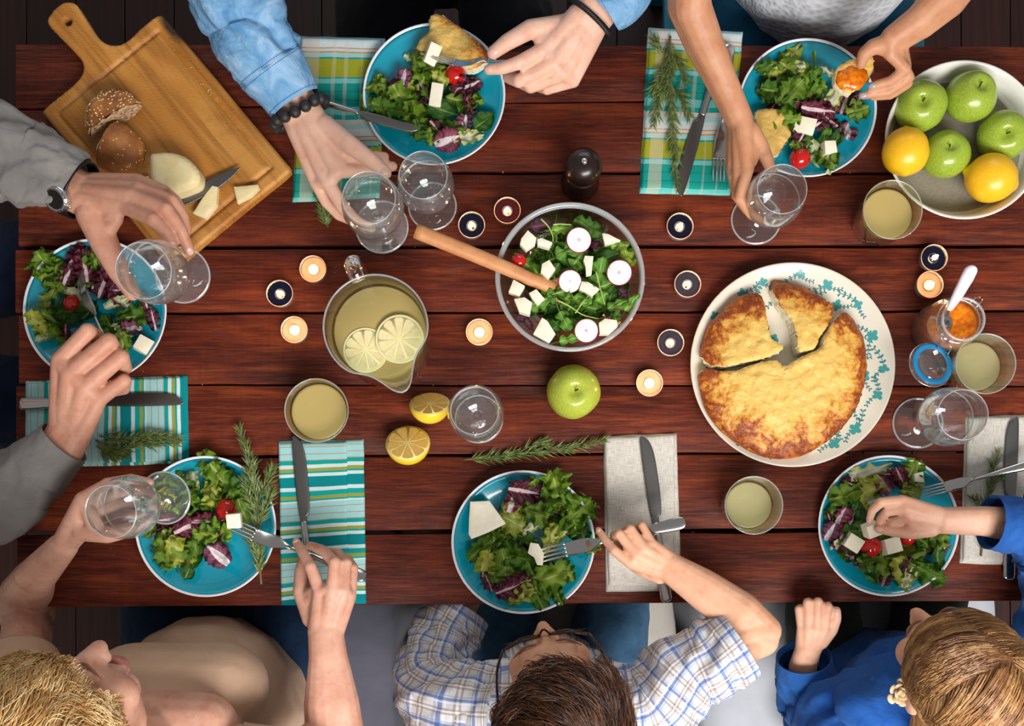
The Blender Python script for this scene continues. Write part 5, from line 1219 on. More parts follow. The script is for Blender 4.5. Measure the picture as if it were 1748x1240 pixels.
EYE_W = plain('eye_white', '#e8e4e0', .1); EYE_I = plain('iris', '#4a3524', .1)

def cloth(name, a, b, nscale=14, fine=700, bump=.25, spec=.1, rough=.85, wr=None):
    t = NT(name); v = t.co(); n1 = t.noise(v, nscale, 4, .6, .4); n2 = t.noise(v, fine, 2)
    c = t.ramp(n1, [(.28, a), (.72, b)])
    t.B(Base_Color=c, Roughness=rough); t.b.inputs['Specular IOR Level'].default_value = spec
    h = t.math('ADD', t.math('MULTIPLY', n2, .12), t.noise(t.mapping(v, wr or (18, 18, 18)), 1.0, 4, .55, 1.2))
    t.bump(h, bump, .01); t.b.inputs['Sheen Weight'].default_value = .08; return t.m
def denim():
    t = NT('light_denim'); v = t.co(); u = t.uv(); s = t.sep(u)
    n1 = t.noise(v, 22, 5, .65, 1.0); n2 = t.noise(t.mapping(v, (500, 500, 500)), 1.0, 2)
    c = t.ramp(n1, [(.28, '#4f86b5'), (.5, '#7fabd0'), (.72, '#adcbe4')]); c = t.mix(t.math('MULTIPLY', n2, .25), c, '#3f76a8')
    def line(at, w=.0009):
        return t.math('LESS_THAN', t.math('ABSOLUTE', t.math('SUBTRACT', s[0], at)), w)
    dash = t.math('GREATER_THAN', t.math('SINE', t.math('MULTIPLY', s[1], 1900.0)), -.5)
    ln = t.math('MULTIPLY', t.math('ADD', t.math('ADD', line(.006), line(.062)), line(.070)), dash)
    c = t.mix(t.math('MULTIPLY', ln, .75), c, '#1d3f78')
    t.B(Base_Color=c, Roughness=.85); t.b.inputs['Specular IOR Level'].default_value = .1
    t.bump(t.math('ADD', t.noise(t.mapping(v, (22, 22, 22)), 1.0, 4, .5, 1.5), t.math('MULTIPLY', n2, .06)), .5, .01); return t.m
DENIM = denim()
GREY_SH = cloth('grey_shirt_cloth', '#6d6a68', '#8c8783', 9, 900, .45)
def beige_mat(): return cloth('beige_blouse_cloth', '#b8957a', '#cdad93', 6, 900, .25, wr=(9, 9, 9))
BEIGE = beige_mat()
BLUE_SH = cloth('royal_blue_cloth', '#17458f', '#3570bb', 9, 900, .6, wr=(16, 16, 16))
def white_top():
    t = NT('textured_white_knit'); v = t.co(); w_ = t.voro(t.mapping(v, (85, 150, 110)), 1.0, feature='SMOOTH_F1')
    t.B(Base_Color=t.ramp(w_, [(.1, '#c2c5cb'), (.6, '#dfe1e6')]), Roughness=.85); t.bump(w_, .6, .005); return t.m
WHITE_TOP = white_top()
def plaid_shirt():
    t = NT('plaid_shirt_cloth'); u = t.uv(); x = t.sep(u); v = t.co()
    def ln(c, at, w, per=.040):
        f = t.math('FRACT', t.math('DIVIDE', c, per)); return t.math('LESS_THAN', t.math('ABSOLUTE', t.math('SUBTRACT', f, at)), w)
    base = '#cfcdcf'; c = base
    for co_ in (x[0], x[1]):
        for at, w_, cl, k in ((.25, .055, '#3a66b0', .7), (.37, .03, '#e8eaf0', .6), (.13, .03, '#7d99cc', .5), (.62, .035, '#8a6f60', .55), (.78, .035, '#8a6f60', .55), (.70, .02, '#f0f0f0', .5)):
            c = t.mix(t.math('MULTIPLY', ln(co_, at, w_), k), c, cl)
    t.B(Base_Color=c, Roughness=.88); t.b.inputs['Specular IOR Level'].default_value = .1
    t.bump(t.noise(t.mapping(v, (20, 20, 20)), 1.0, 4, .5, 1.0), .3, .01); return t.m
PLAID_SH = plaid_shirt()
JEANS = cloth('blue_jeans', '#2a4763', '#466a88', 20, 900, .3)
JEANS_D = cloth('dark_jeans', '#12233a', '#1e3550', 20, 900, .3)
TEAL_J = cloth('teal_jeans', '#0d3a52', '#17516e', 20, 900, .3)
BLACK_C = cloth('black_trousers', '#0b0a0c', '#141215', 20, 900, .2)
NAVY_C = cloth('navy_trousers', '#0f1628', '#1a2440', 20, 900, .2)
OLIVE_C = cloth('olive_trousers', '#2c332c', '#3c443c', 20, 900, .2)
SHOE = plain('shoe_leather', '#1a1512', .4)
COVER = cloth('white_chair_cover', '#a9acb4', '#c2c5cc', 5, 700, .25, wr=(7, 7, 3))
COVER2 = cloth('cream_chair_cover', '#a39c94', '#b9b2aa', 5, 700, .25, wr=(7, 7, 3))
COVER3 = cloth('grey_chair_cover', '#4c4b56', '#62616c', 5, 700, .25, wr=(7, 7, 3))

# ------------------------------------------------------------------ people: geometry helpers
def W(*q): return Vector(q)
def limb2(p0, w0, p1, w1, lat, f=.74):
    """flattened limb: two parallel tapered pieces side by side along lat"""
    lat = Vector(lat).normalized(); out = []
    for sg in (-1, 0, 1):
        out.append(limb(Vector(p0) + lat * sg * w0 * (1 - f), w0 * f, Vector(p1) + lat * sg * w1 * (1 - f), w1 * f))
    return out
def hand(wrist, ww, mcp, fing, thumb, k, arm, tk=1.08):
    """wrist (px,py,h); ww half width of the wrist; mcp: 4 knuckles index..little; fing: 4 lists of joints after the knuckle;
    thumb: 4 joints; arm: list of (px,py,h | Vector, half width) from wrist to elbow"""
    V_ = lambda q: q if isinstance(q, Vector) else P(*q)
    wv = V_(wrist); mc = [V_(q) for q in mcp]; out = []; tips = []
    lat = (mc[3] - mc[0]).normalized(); rk = .001 * k
    rm = [10.6 * rk, 11 * rk, 10.4 * rk, 9.4 * rk]
    for i in range(4):
        off = lat * ww * (-.42 + .28 * i)
        out.append(limb(wv + off, ww * .62, mc[i], rm[i]))
        if i: out.append(limb(mc[i-1], rm[i-1] * .95, mc[i], rm[i] * .95)); out.append(limb((wv + mc[i-1]) / 2, 12 * rk, (wv + mc[i]) / 2, 12 * rk))
        pts = [(mc[i], rm[i] * .96)]; f = [V_(q) for q in fing[i]]
        rr = {3: [8.9, 7.9, 6.7], 2: [8.9, 6.9], 4: [9, 8.4, 7.6, 6.6]}[len(f)]
        sc = (1, 1.02, .97, .86)[i] * rk
        pts += [(a, b * sc) for a, b in zip(f, rr)]; out += chain(pts)
        out.append(limb(f[0], 9.3 * sc, f[0] + Vector((0, 0, 1e-4)), 9.3 * sc))
        tips.append((f[-1], (f[-1] - f[-2]).normalized(), rr[-1] * sc))
    th = [V_(q) for q in thumb]
    out += chain([(th[0], 13.5 * rk * tk), (th[1], 11.5 * rk * tk), (th[2], 10 * rk * (tk * .75 + .25)), (th[3], 8.3 * rk * (tk * .4 + .6))])
    out.append(limb(wv, ww * .6, th[0], 13 * rk)); out.append(limb(th[0], 13 * rk, (mc[0] + wv * .6) / 1.6, 11 * rk)); out.append(limb(th[0].lerp(th[1], .55), 10.5 * rk, mc[0], 8.5 * rk))
    out.append(limb((wv + th[0]) / 2, 11 * rk, mc[0], 9 * rk))
    out.append(limb(th[0].lerp(th[1], .8), 8 * rk * tk, mc[0].lerp(th[1], .35), 8 * rk))
    tips.append((th[3], (th[3] - th[2]).normalized(), 8.3 * rk))
    a = [(wv, ww)] + [(V_(q), w_) for q, w_ in arm]
    for (p0, w0), (p1, w1) in zip(a, a[1:]): out += limb2(p0, w0, p1, w1, lat - (p1 - p0).normalized() * lat.dot((p1 - p0).normalized()))
    return out, tips
def nails(parent, tips, which, k, mat, up=None):
    for i in which:
        t, d, r = tips[i]; u = Vector(up) if up else Vector((cam.location - t)).normalized(); u = (u - d * u.dot(d)).normalized(); y = u.cross(d)
        Mx = Matrix.Translation(t + u * r * .72 - d * r * .05) @ Matrix((d, y, u)).transposed().to_4x4() @ Matrix.Rotation(R(14), 4, 'Y')
        obj('nail', shift(xf(sphere(1, 14, 8, sc=(r * .86, r * .66, r * .30)), Mx), -parent.location), mat, parent)
def sleeve(pts, nr=110, n=56, amp=.004, seed=1, freq=34, cuff=.0, cuff_h=.0022, uvoff=0, flat=1.0):
    """cloth tube from the shoulder to the open cuff; pts: (Vector, radius)"""
    q = crom([list(p_) + [r_] for p_, r_ in pts], nr); path, rad = q[:, :3], q[:, 3]
    T, N, B = frames(path); L = np.concatenate([[0], np.cumsum(np.linalg.norm(np.diff(path, axis=0), axis=1))]); tot = L[-1]
    V = []; U = []
    for i in range(nr):
        s = tot - L[i]
        for k in range(n):
            a = 2 * PI * k / n; r_ = rad[i]
            in_cuff = s < cuff
            damp = (.25 if in_cuff else 1.0) * min(1, (s + .004) / .02)
            ca, sa_ = math.cos(a), math.sin(a)
            r_ += amp * damp * (1.2 * noise.fractal(Vector((L[i] * freq + .8 * ca * 2, ca * 1.25 + seed, sa_ * 1.25 + seed * 2)), 1, 2.1, 3) + .9 * noise.noise(Vector((L[i] * freq * .45 + sa_ * 1.4, ca * 1.1 - seed, sa_ * 1.1))))
            if cuff and in_cuff: r_ += cuff_h
            d = ca * B[i] + flat * sa_ * N[i]
            V.append(path[i] + d * r_); U.append((s + uvoff, a / (2 * PI) * 2 * PI * rad[i]))
    F = [(i * n + k, i * n + (k + 1) % n, (i + 1) * n + (k + 1) % n, (i + 1) * n + k) for i in range(nr - 1) for k in range(n)]
    # hem turned inwards
    o = (nr - 1) * n; last = np.array(V[o:o + n]); c = last.mean(0)
    for sc, back in ((.96, .001), (.90, .012)):
        b_ = len(V)
        for k in range(n): V.append(c + (last[k] - c) * sc - T[-1] * back); U.append((0 + uvoff, 0))
        F += [(o + k, o + (k + 1) % n, b_ + (k + 1) % n, b_ + k) for k in range(n)]; o = b_
    # close the shoulder end
    F.append(tuple(range(n))[::-1])
    V = np.array(V); return V, F, np.array(U)
def ruffle(m, amp, freq, seed, mask=None, an=(1, 1, 1)):
    v, f, u = m; v = np.array(v); n = len(v)
    me = mesh('tmp', (v, f, None)); nr = np.zeros(n * 3); me.vertices.foreach_get('normal', nr); bpy.data.meshes.remove(me); nr = nr.reshape(-1, 3)
    d = fbm(v * np.array(an), freq, seed, 3) * amp
    return v + nr * d[:, None], f, v[:, :2].copy()
def person(label, loc, px=None):
    return thing('person', label, 'person', loc)
def rel(m, t): return shift(m, -t.location)

# ------------------------------------------------------------------ heads and hair
def head_pieces(c, yaw, pitch, k, roll=0):
    """c: middle of the head; faces +y before turning"""
    Mx = Matrix.Translation(c) @ Matrix.Rotation(yaw, 4, 'Z') @ Matrix.Rotation(roll, 4, 'Y') @ Matrix.Rotation(pitch, 4, 'X') @ Matrix.Scale(k, 4)
    e = lambda cc, rr: sphere(1, 24, 16, cc, rr)
    ps = [e((0, -.012, .035), (.076, .094, .086)), e((0, .030, -.028), (.060, .060, .084)), e((0, .058, -.092), (.026, .026, .020)), e((0, .02, -.07), (.052, .05, .045)),
          limb((-.030, .078, .014), .013, (.030, .078, .014), .013), limb((0, .088, .008), .007, (0, .110, -.034), .0105), limb((-.011, .100, -.037), .007, (.011, .100, -.037), .007),
          e((-.034, .058, -.036), (.026, .026, .028)), e((.034, .058, -.036), (.026, .026, .028)), limb((-.016, .088, -.064), .0065, (.016, .088, -.064), .0065), limb((-.014, .087, -.074), .0062, (.014, .087, -.074), .0062),
          limb((0, -.022, -.05), .05, (0, -.040, -.17), .052)]
    for s in (-1, 1): ps += [e((s * .079, -.006, -.018), (.007, .017, .030)), e((s * .084, -.012, -.012), (.006, .014, .02))]
    return [xf(p_, Mx) for p_ in ps], Mx
def face_parts(t, Mx, parent):
    def add(nm, m, mat): return obj(nm, rel(xf(m, Mx), t), mat, parent)
    for s in (-1, 1):
        ev = add('eye', sphere(1, 16, 10, (s * .031, .0610, -.006), (.0125, .0125, .0115)), EYE_W)
        add('iris', sphere(1, 12, 8, (s * .031, .0686, -.008), (.006, .005, .005)), EYE_I)
        add('eyebrow', tube(crom([(s * .014, .0925, .017), (s * .03, .092, .022), (s * .048, .080, .018)], 8), [.001, .0016, .002, .002, .002, .0018, .0012, .0006], 6), BROW)
    for z, w_ in ((-.0635, .0155), (-.074, .0135)): add('lip', tube(crom([(-.019, .087, -.069), (-.008, .0955, z), (.008, .0955, z), (.019, .087, -.069)], 10), [.001, .0036, .0048, .005, .0046, .0046, .005, .0048, .0036, .001], 8), LIP_M)
BROW = plain('eyebrow_hair', '#8a5f44', .6)
def hair_mat(name, stops, rough=.42):
    t = NT(name); u = t.uv(); s = t.sep(u); n1 = t.noise(t.co(), 40, 2)
    f = t.math('ADD', t.math('MULTIPLY', s[0], .75), t.math('MULTIPLY', n1, .3))
    t.B(Base_Color=t.ramp(f, stops), Roughness=rough); t.b.inputs['Specular IOR Level'].default_value = .5; t.b.inputs['Anisotropic'].default_value = .3; return t.m
HAIR_BR = hair_mat('brown_hair', [(.15, '#24120a'), (.45, '#452514'), (.75, '#6b4123'), (.95, '#8f6238')])
HAIR_BL = hair_mat('blonde_hair', [(.15, '#a5713a'), (.4, '#d09c5a'), (.65, '#e8c488'), (.95, '#f6e4bc')])
HAIR_LB = hair_mat('light_brown_hair', [(.15, '#5f3a20'), (.4, '#8c5f38'), (.65, '#b3834f'), (.95, '#d8b07a')])
def strands(N, root_fn, flow_fn, Mx, npt=10, r0=.0011, seed=1, sides=3):
    """root_fn(rng)->unit dir on the skull or None ; flow_fn(dir, rng)->(npt,3) local path"""
    r = rng(seed); P_ = []; U_ = []
    while len(P_) < N:
        d = root_fn(r)
        if d is None: continue
        P_.append(flow_fn(d, r)); U_.append(min(1, max(0, .5 * r.random() + .25 + .55 * noise.noise(Vector(P_[-1][3]) * 70))))
    P_ = np.array(P_); Nn, m = P_.shape[:2]
    A = np.array(Mx); P_ = P_ @ A[:3, :3].T + A[:3, 3]
    T = np.gradient(P_, axis=1); T /= np.linalg.norm(T, axis=2)[..., None] + 1e-9
    up = np.array((.13, .27, .95)); Bv = np.cross(T, up); Bv /= np.linalg.norm(Bv, axis=2)[..., None] + 1e-9; Nv = np.cross(Bv, T)
    rad = r0 * np.interp(np.linspace(0, 1, m), [0, .15, .6, 1], [.8, 1, .85, .12])
    ang = np.arange(sides) * 2 * PI / sides
    V = P_[:, :, None, :] + rad[None, :, None, None] * (np.cos(ang)[None, None, :, None] * Bv[:, :, None, :] + np.sin(ang)[None, None, :, None] * Nv[:, :, None, :])
    V = V.reshape(-1, 3); base = (np.arange(Nn) * m * sides)[:, None, None]
    i = np.arange(m - 1)[:, None] * sides; kk = np.arange(sides)[None, :]; k2 = (kk + 1) % sides
    q = np.stack([i + kk, i + k2, i + sides + k2, i + sides + kk], -1).reshape(1, -1, 4) + base
    U = np.stack([np.repeat(np.array(U_), m * sides), np.tile(np.repeat(np.linspace(0, 1, m), sides), Nn)], 1)
    return V, [tuple(x) for x in q.reshape(-1, 4).tolist()], U
SKC = np.array((0, -.012, .035)); SKR = np.array((.080, .098, .090))
def skull(d, lift=1.0): return SKC + SKR * np.asarray(d) * lift
def nrm(v): v = np.asarray(v, float); return v / (np.linalg.norm(v) + 1e-9)

def shoe_at(p, ang=0):
    m = tube(crom([(-.10, 0, .05), (-.06, 0, .05), (.02, 0, .045), (.10, 0, .03), (.15, 0, .022)], 16), list(np.interp(np.linspace(0, 1, 16), [0, .15, .6, .9, 1], [.03, .046, .045, .04, .02])), 14, True, flat=.7, round_caps=3)
    return xf(m, Matrix.Translation(p) @ Matrix.Rotation(ang, 4, 'Z'))
def legs(t, hips, knees, feet, r, mat, face, seed, vox=.009):
    ps = []
    for h_, k_, f_ in zip(hips, knees, feet): ps += [limb(h_, r * 1.12, k_, r * .80), limb(k_, r * .80, f_, r * .55)]
    ps.append(limb(hips[0], r * 1.15, hips[1], r * 1.15))
    m = ruffle(fuse(ps, vox, 4), .006, 14, seed); obj('trousers', rel(m, t), mat, t)
    for f_ in feet: 
        q = Vector(f_); sh = obj('shoe', rel(shoe_at((q.x + math.cos(face) * .05, q.y + math.sin(face) * .05, .0), face), t), SHOE, t)
VX = .0023
def build_body(t, mat, pieces_hi, pieces_lo=()):
    ms = [fuse(p_, VX, 5) for p_ in pieces_hi] + [fuse(p_, .005, 3) for p_ in pieces_lo]
    return obj('body', rel(join(*[(m[0], m[1], None) for m in ms]), t), mat, t)
def torso(ps, seed, amp=.007, vox=.009, freq=9, an=(1, 1, 1)): return ruffle(fuse(ps, vox, 5), amp, freq, seed, an=an)

# ---------------------------------------------------------------- man in the light denim shirt (top)
t = person('person in a light blue denim shirt with a bead bracelet, eating with a fork', (-.14, 1.08, 0))
pa, ta = hand((513, 192, .085), .0345, [(583, 268, .088), (576, 292, .092), (560, 312, .085), (540, 312, .07)],
    [[(616, 270, .075), (640, 268, .07), (656, 268, .066)], [(622, 290, .068), (650, 286, .062), (670, 284, .056)], [(584, 352, .075), (608, 377, .066), (634, 390, .06)], [(556, 344, .06), (578, 368, .052), (602, 379, .05)]],
    [(553, 214, .092), (596, 246, .106), (632, 273, .108), (658, 295, .104)], 1.22, [((470, 120, .11), .039), ((440, 60, .13), .045), (W(-.45, .90, TZ + .17), .048)])
pb, tb = hand((1003, 36, .125), .034, [(930, 84, .128), (944, 108, .124), (962, 126, .114), (978, 138, .1)],
    [[(886, 107, .132), (856, 117, .126), (834, 119, .120)], [(886, 138, .112), (868, 132, .092), (884, 116, .082)], [(906, 148, .1), (890, 142, .08), (904, 126, .072)], [(934, 152, .086), (918, 148, .07), (930, 136, .064)]],
    [(965, 44, .122), (905, 50, .132), (866, 72, .134), (842, 90, .128)], 1.22, [((1050, -30, .14), .038), (W(.2, .95, TZ + .15), .045)])
build_body(t, SK_A, [pa, pb], [[limb((-.14, 1.10, 1.10), .06, (-.14, 1.08, 1.26), .055)]])
nails(t, ta, [4], 1, NAIL); nails(t, tb, [4, 0], 1, NAIL)
hp, Mx = head_pieces((-.14, 1.09, 1.36), PI, R(12), 1.12); obj('head', rel(fuse(hp, .004, 3), t), SK_A, t)
tor = torso([limb((-.14, 1.10, .62), .15, (-.14, 1.10, .98), .16), limb((-.27, 1.09, .98), .10, (-.01, 1.09, .98), .10), limb((-.34, 1.08, 1.04), .075, (.06, 1.08, 1.04), .075)], 3)
s1 = sleeve([(W(-.33, 1.08, 1.04), .085), (W(-.44, 1.0, TZ + .22), .078), (P(400, -40, .16), .074), (P(424, 40, .13), .070), (P(450, 95, .115), .060), (P(478, 137, .10), .050), (P(504, 178, .09), .041)], 150, 64, .012, 3, 22, .066, .003)
s2 = sleeve([(W(.05, 1.08, 1.04), .085), (W(.2, .97, TZ + .2), .07), (P(1066, -36, .15), .05), (P(1026, 10, .132), .042)], 110, 56, .006, 5, 24, .066, .003)
obj('denim_shirt', rel(join(tor, s1, s2), t), DENIM, t)
legs(t, [W(-.25, 1.05, .54), W(-.03, 1.05, .54)], [W(-.27, .62, .56), W(-.01, .62, .56)], [W(-.27, .66, .1), W(-.01, .66, .1)], .09, BLACK_C, -PI/2, 2)
# bead bracelet and braided cord bracelet
c = P(511, 193, .087); d = (P(470, 120, .11) - P(540, 250, .08)).normalized()
br = thing('bead_bracelet', 'bracelet of matt black beads on the denim man\'s wrist', 'bracelet', c)
x = d.cross(Vector((0, 0, 1))).normalized(); y = x.cross(d).normalized()
bead = mesh('bead', sphere(.0098, 18, 12)); BEAD = plain('matt_black_bead', '#151415', .55, col2='#242222', nscale=200); bead.materials.append(BEAD)
for i in range(15):
    a = 2 * PI * i / 15; q = x * math.cos(a) * .0455 + y * math.sin(a) * .0375; q = q + d * .002 * math.sin(3 * a); obj('bead', bead, BEAD, br, q)
obj('cord', tube([x * math.cos(a) * .0455 + y * math.sin(a) * .0375 for a in np.linspace(0, 2 * PI, 40)], .0014, 6, False), BLACKM, br)
c = P(1007, 31, .126); d = (P(1050, -30, .14) - P(980, 60, .12)).normalized(); lb = thing('cord_bracelet', 'braided black leather bracelet at the light blue cuff', 'bracelet', c)
x = d.cross(Vector((0, 0, 1))).normalized(); y = x.cross(d).normalized()
for j in range(3): obj('braid_strand', tube([x * math.cos(a) * (.0405 + .0014 * math.sin(a * 26 + j * 2.1)) + y * math.sin(a) * (.034 + .0014 * math.sin(a * 26 + j * 2.1)) + d * .0026 * math.cos(a * 26 + j * 2.1) for a in np.linspace(0, 2 * PI, 240)], .0022, 6, False), plain('black_leather', '#111113', .4), lb)

# ---------------------------------------------------------------- woman in the white top (top right)
t = person('person with bare arms in a white textured top, holding a wine glass and bread', (.54, .98, 0))
pa, ta = hand((1262, 204, .145), .0255, [(1276, 290, .140), (1262, 296, .128), (1252, 294, .11), (1248, 284, .092)],
    [[(1262, 338, .128), (1282, 366, .112), (1308, 382, .1)], [(1258, 334, .106), (1276, 360, .09), (1298, 372, .08)], [(1256, 326, .085), (1274, 350, .07), (1294, 358, .062)], [(1252, 312, .068), (1268, 334, .055), (1284, 340, .05)]],
    [(1282, 224, .142), (1300, 252, .136), (1310, 274, .12), (1316, 292, .104)], 1.0, [((1232, 140, .165), .029), ((1200, 70, .19), .035), ((1176, 10, .215), .0385), (W(.25, .80, TZ + .27), .043), (W(.36, 1.0, 1.06), .048)])
pb, tb = hand((1526, 68, .15), .0255, [(1520, 92, .150), (1533, 98, .142), (1542, 104, .128), (1546, 112, .112)],
    [[(1545, 118, .142), (1520, 138, .126), (1488, 147, .116)], [(1551, 132, .124), (1518, 156, .11), (1472, 163, .104)], [(1549, 142, .106), (1520, 162, .094), (1490, 165, .09)], [(1547, 145, .09), (1526, 160, .08), (1502, 163, .076)]],
    [(1510, 76, .150), (1490, 80, .146), (1475, 92, .138), (1470, 108, .128)], 1.0, [((1572, 36, .165), .030), ((1616, -6, .175), .037), (W(.72, .86, TZ + .19), .043), (W(.74, 1.02, 1.04), .047)])
build_body(t, SK_B, [pa, pb], [[limb((.54, 1.02, 1.05), .09, (.54, 1.0, 1.28), .05), limb((.36, 1.0, 1.06), .05, (.72, 1.02, 1.05), .05)]])
nails(t, ta, [0], 1, NAIL_G); nails(t, tb, [0, 1], 1, NAIL_G)
hp, Mx = head_pieces((.54, .99, 1.36), PI, R(14), 1.08); obj('head', rel(fuse(hp, .004, 3), t), SK_B, t)
tor = torso([limb((.545, .99, .55), .165, (.545, .985, .70), .175), limb((.545, .985, .70), .175, (.54, 1.0, .90), .15), limb((.48, .96, .95), .085, (.60, .96, .95), .085), limb((.42, 1.02, 1.04), .06, (.66, 1.02, 1.04), .06)], 5, .004)
obj('white_top', rel(tor, t), WHITE_TOP, t)
legs(t, [W(.44, 1.0, .54), W(.65, 1.0, .54)], [W(.40, .58, .56), W(.68, .58, .56)], [W(.40, .62, .1), W(.68, .62, .1)], .088, TEAL_J, -PI/2, 4)

# ---------------------------------------------------------------- man in the grey shirt (left end)
t = person('person in a grey shirt with a wristwatch, at the left end of the table', (-1.2, .3, 0))
pa, ta = hand((138, 330, .135), .036, [(212, 352, .165), (228, 336, .168), (236, 322, .155), (236, 309, .138)],
    [[(262, 376, .19), (284, 398, .186), (294, 417, .176)], [(284, 358, .186), (308, 392, .178), (323, 428, .162)], [(293, 343, .166), (312, 370, .152), (319, 394, .138)], [(280, 326, .144), (300, 342, .13), (311, 358, .118)]],
    [(158, 366, .142), (178, 414, .140), (202, 462, .140), (226, 500, .142)], 1.24, [((80, 300, .14), .040), ((0, 275, .16), .046), (W(-.98, .52, TZ + .17), .05)], 1.55)
pb, tb = hand((117, 742, .105), .0345, [(104, 616, .135), (120, 640, .142), (146, 660, .138), (168, 682, .125)],
    [[(150, 566, .138), (168, 576, .105), (160, 604, .085)], [(186, 583, .136), (198, 600, .104), (178, 624, .082)], [(207, 610, .128), (214, 628, .097), (190, 646, .078)], [(212, 650, .112), (212, 664, .085), (190, 670, .07)]],
    [(112, 692, .095), (118, 640, .085), (138, 604, .085), (158, 584, .088)], 1.46, [((90, 790, .10), .038), ((20, 850, .09), .045), (W(-.98, -.02, TZ + .08), .05)])
build_body(t, SK_C, [pa, pb], [[limb((-1.22, .3, 1.1), .06, (-1.2, .3, 1.28), .055)]])
nails(t, ta, [0, 1, 4], 1, NAIL)
hp, Mx = head_pieces((-1.2, .3, 1.37), -PI/2, R(12), 1.12); obj('head', rel(fuse(hp, .004, 3), t), SK_C, t)
tor = torso([limb((-1.24, .3, .60), .16, (-1.24, .3, .98), .165), limb((-1.23, .16, .98), .1, (-1.23, .44, .98), .1), limb((-1.22, .1, 1.04), .075, (-1.22, .5, 1.04), .075)], 7)
s1 = sleeve([(W(-1.22, .5, 1.04), .09), (W(-1.04, .54, TZ + .21), .075), (P(-20, 262, .17), .068), (P(50, 280, .155), .060), (P(100, 300, .145), .054), (P(126, 316, .138), .050)], 140, 64, .012, 11, 24, .0)
s2 = sleeve([(W(-1.22, .1, 1.04), .09), (W(-1.03, -.03, TZ + .12), .076), (P(-20, 855, .1), .070), (P(40, 818, .1), .058), (P(80, 785, .102), .047), (P(110, 755, .104), .041)], 140, 64, .007, 13, 22, .062, .002)
obj('grey_shirt', rel(join(tor, s1, s2), t), GREY_SH, t)
legs(t, [W(-1.2, .2, .54), W(-1.2, .42, .54)], [W(-.74, .17, .56), W(-.74, .45, .56)], [W(-.80, .17, .1), W(-.80, .45, .1)], .095, NAVY_C, 0, 6)
# watch
c = P(131, 322, .138); d = (P(80, 300, .14) - P(170, 340, .15)).normalized()
wt = thing('wristwatch', 'steel diver wristwatch with black strap at the grey cuff', 'watch', c)
x = d.cross(Vector((0, 0, 1))).normalized(); y = x.cross(d).normalized()
V = []; F = []; n = 48; K = [(-.0105, 0), (-.0112, .0016), (-.009, .0034), (.009, .0034), (.0112, .0016), (.0105, 0)]
for i in range(n):
    a = 2 * PI * i / n
    for s_, h_ in K: V.append(x * math.cos(a) * (.0445 + h_) + y * math.sin(a) * (.0375 + h_) + d * s_)
F = [(i * 6 + j, i * 6 + (j + 1) % 6, ((i + 1) % n) * 6 + (j + 1) % 6, ((i + 1) % n) * 6 + j) for i in range(n) for j in range(6)]
obj('strap', (np.array([v[:] for v in V]), F, None), BLACKM, wt)
fa = R(128); fp = x * math.cos(fa) * .046 + y * math.sin(fa) * .040; fn = (x * math.cos(fa) + y * math.sin(fa) * 1.2).normalized()
fq = fn.to_track_quat('Z', 'Y').to_matrix().to_4x4(); fm = Matrix.Translation(fp) @ fq
obj('case', xf(lathe([(0, -.004), (.019, -.004), (.021, 0), (.021, .005), (.0195, .007), (.0175, .0075)], 40), fm), CHROME, wt)
v, f, u = lathe([(.0150, .0076), (.0190, .0072), (.0202, .0085), (.0192, .0102), (.0155, .0106), (.0148, .0095)], 72); th = np.arctan2(v[:, 1], v[:, 0]); k = 1 + .02 * np.sign(np.sin(th * 24)) * (np.hypot(v[:, 0], v[:, 1]) > .0185); v[:, 0] *= k; v[:, 1] *= k
obj('bezel', xf((v, f, u), fm), STEEL, wt)
obj('dial', xf(lathe([(.0150, .0094), (0, .0094)], 40), fm), BLACKM, wt)
obj('crown', xf(shift(sphere(1, 12, 8, sc=(.004, .003, .003)), (.0225, 0, .003)), fm), CHROME, wt)

# ---------------------------------------------------------------- woman in the beige blouse (bottom left)
t = person('person with blonde hair in a beige blouse holding a wine glass and a fork', (-.55, -.42, 0))
pa, ta = hand((108, 932, .13), .0235, [(140, 852, .172), (150, 864, .155), (158, 878, .138), (160, 892, .12)],
    [[(184, 826, .174), (224, 818, .168), (256, 824, .162)], [(204, 840, .152), (240, 838, .146), (266, 848, .14)], [(206, 858, .134), (240, 858, .128), (262, 866, .122)], [(200, 876, .118), (230, 878, .112), (252, 882, .106)]],
    [(140, 908, .15), (184, 914, .158), (226, 904, .158), (256, 888, .154)], 1.06, [((60, 985, .06), .033), (W(-.85, -.17, TZ - .02), .045), (W(-.86, -.205, TZ - .05), .049), (W(-.74, -.39, .99), .05)])
pb, tb = hand((556, 1080, .11), .0285, [(546, 1010, .116), (568, 1006, .122), (586, 1008, .116), (598, 1018, .1)],
    [[(530, 968, .112), (516, 943, .094), (506, 926, .078)], [(571, 960, .12), (551, 940, .1), (530, 932, .078)], [(591, 962, .108), (577, 945, .088), (562, 942, .072)], [(603, 970, .092), (593, 953, .075), (581, 950, .065)]],
    [(532, 1056, .098), (514, 1010, .088), (515, 974, .076), (520, 952, .068)], 1.1, [((560, 1120, .115), .031), ((566, 1200, .115), .044), ((572, 1262, .11), .048), (W(-.36, -.42, .96), .05)])
hp, Mx = head_pieces((-.592, -.318, TZ + .42), R(-6), R(-8), 1.13, R(-15))
build_body(t, SK_D, [pa, pb], [hp, [limb((-.555, -.385, .96), .07, (-.575, -.35, 1.07), .058), limb((-.60, -.345, .945), .055, (-.48, -.35, .945), .055), limb((-.72, -.39, .97), .040, (-.38, -.41, .96), .040)]])
nails(t, ta, [0, 1, 4], 1, NAIL); nails(t, tb, [0], 1, NAIL)
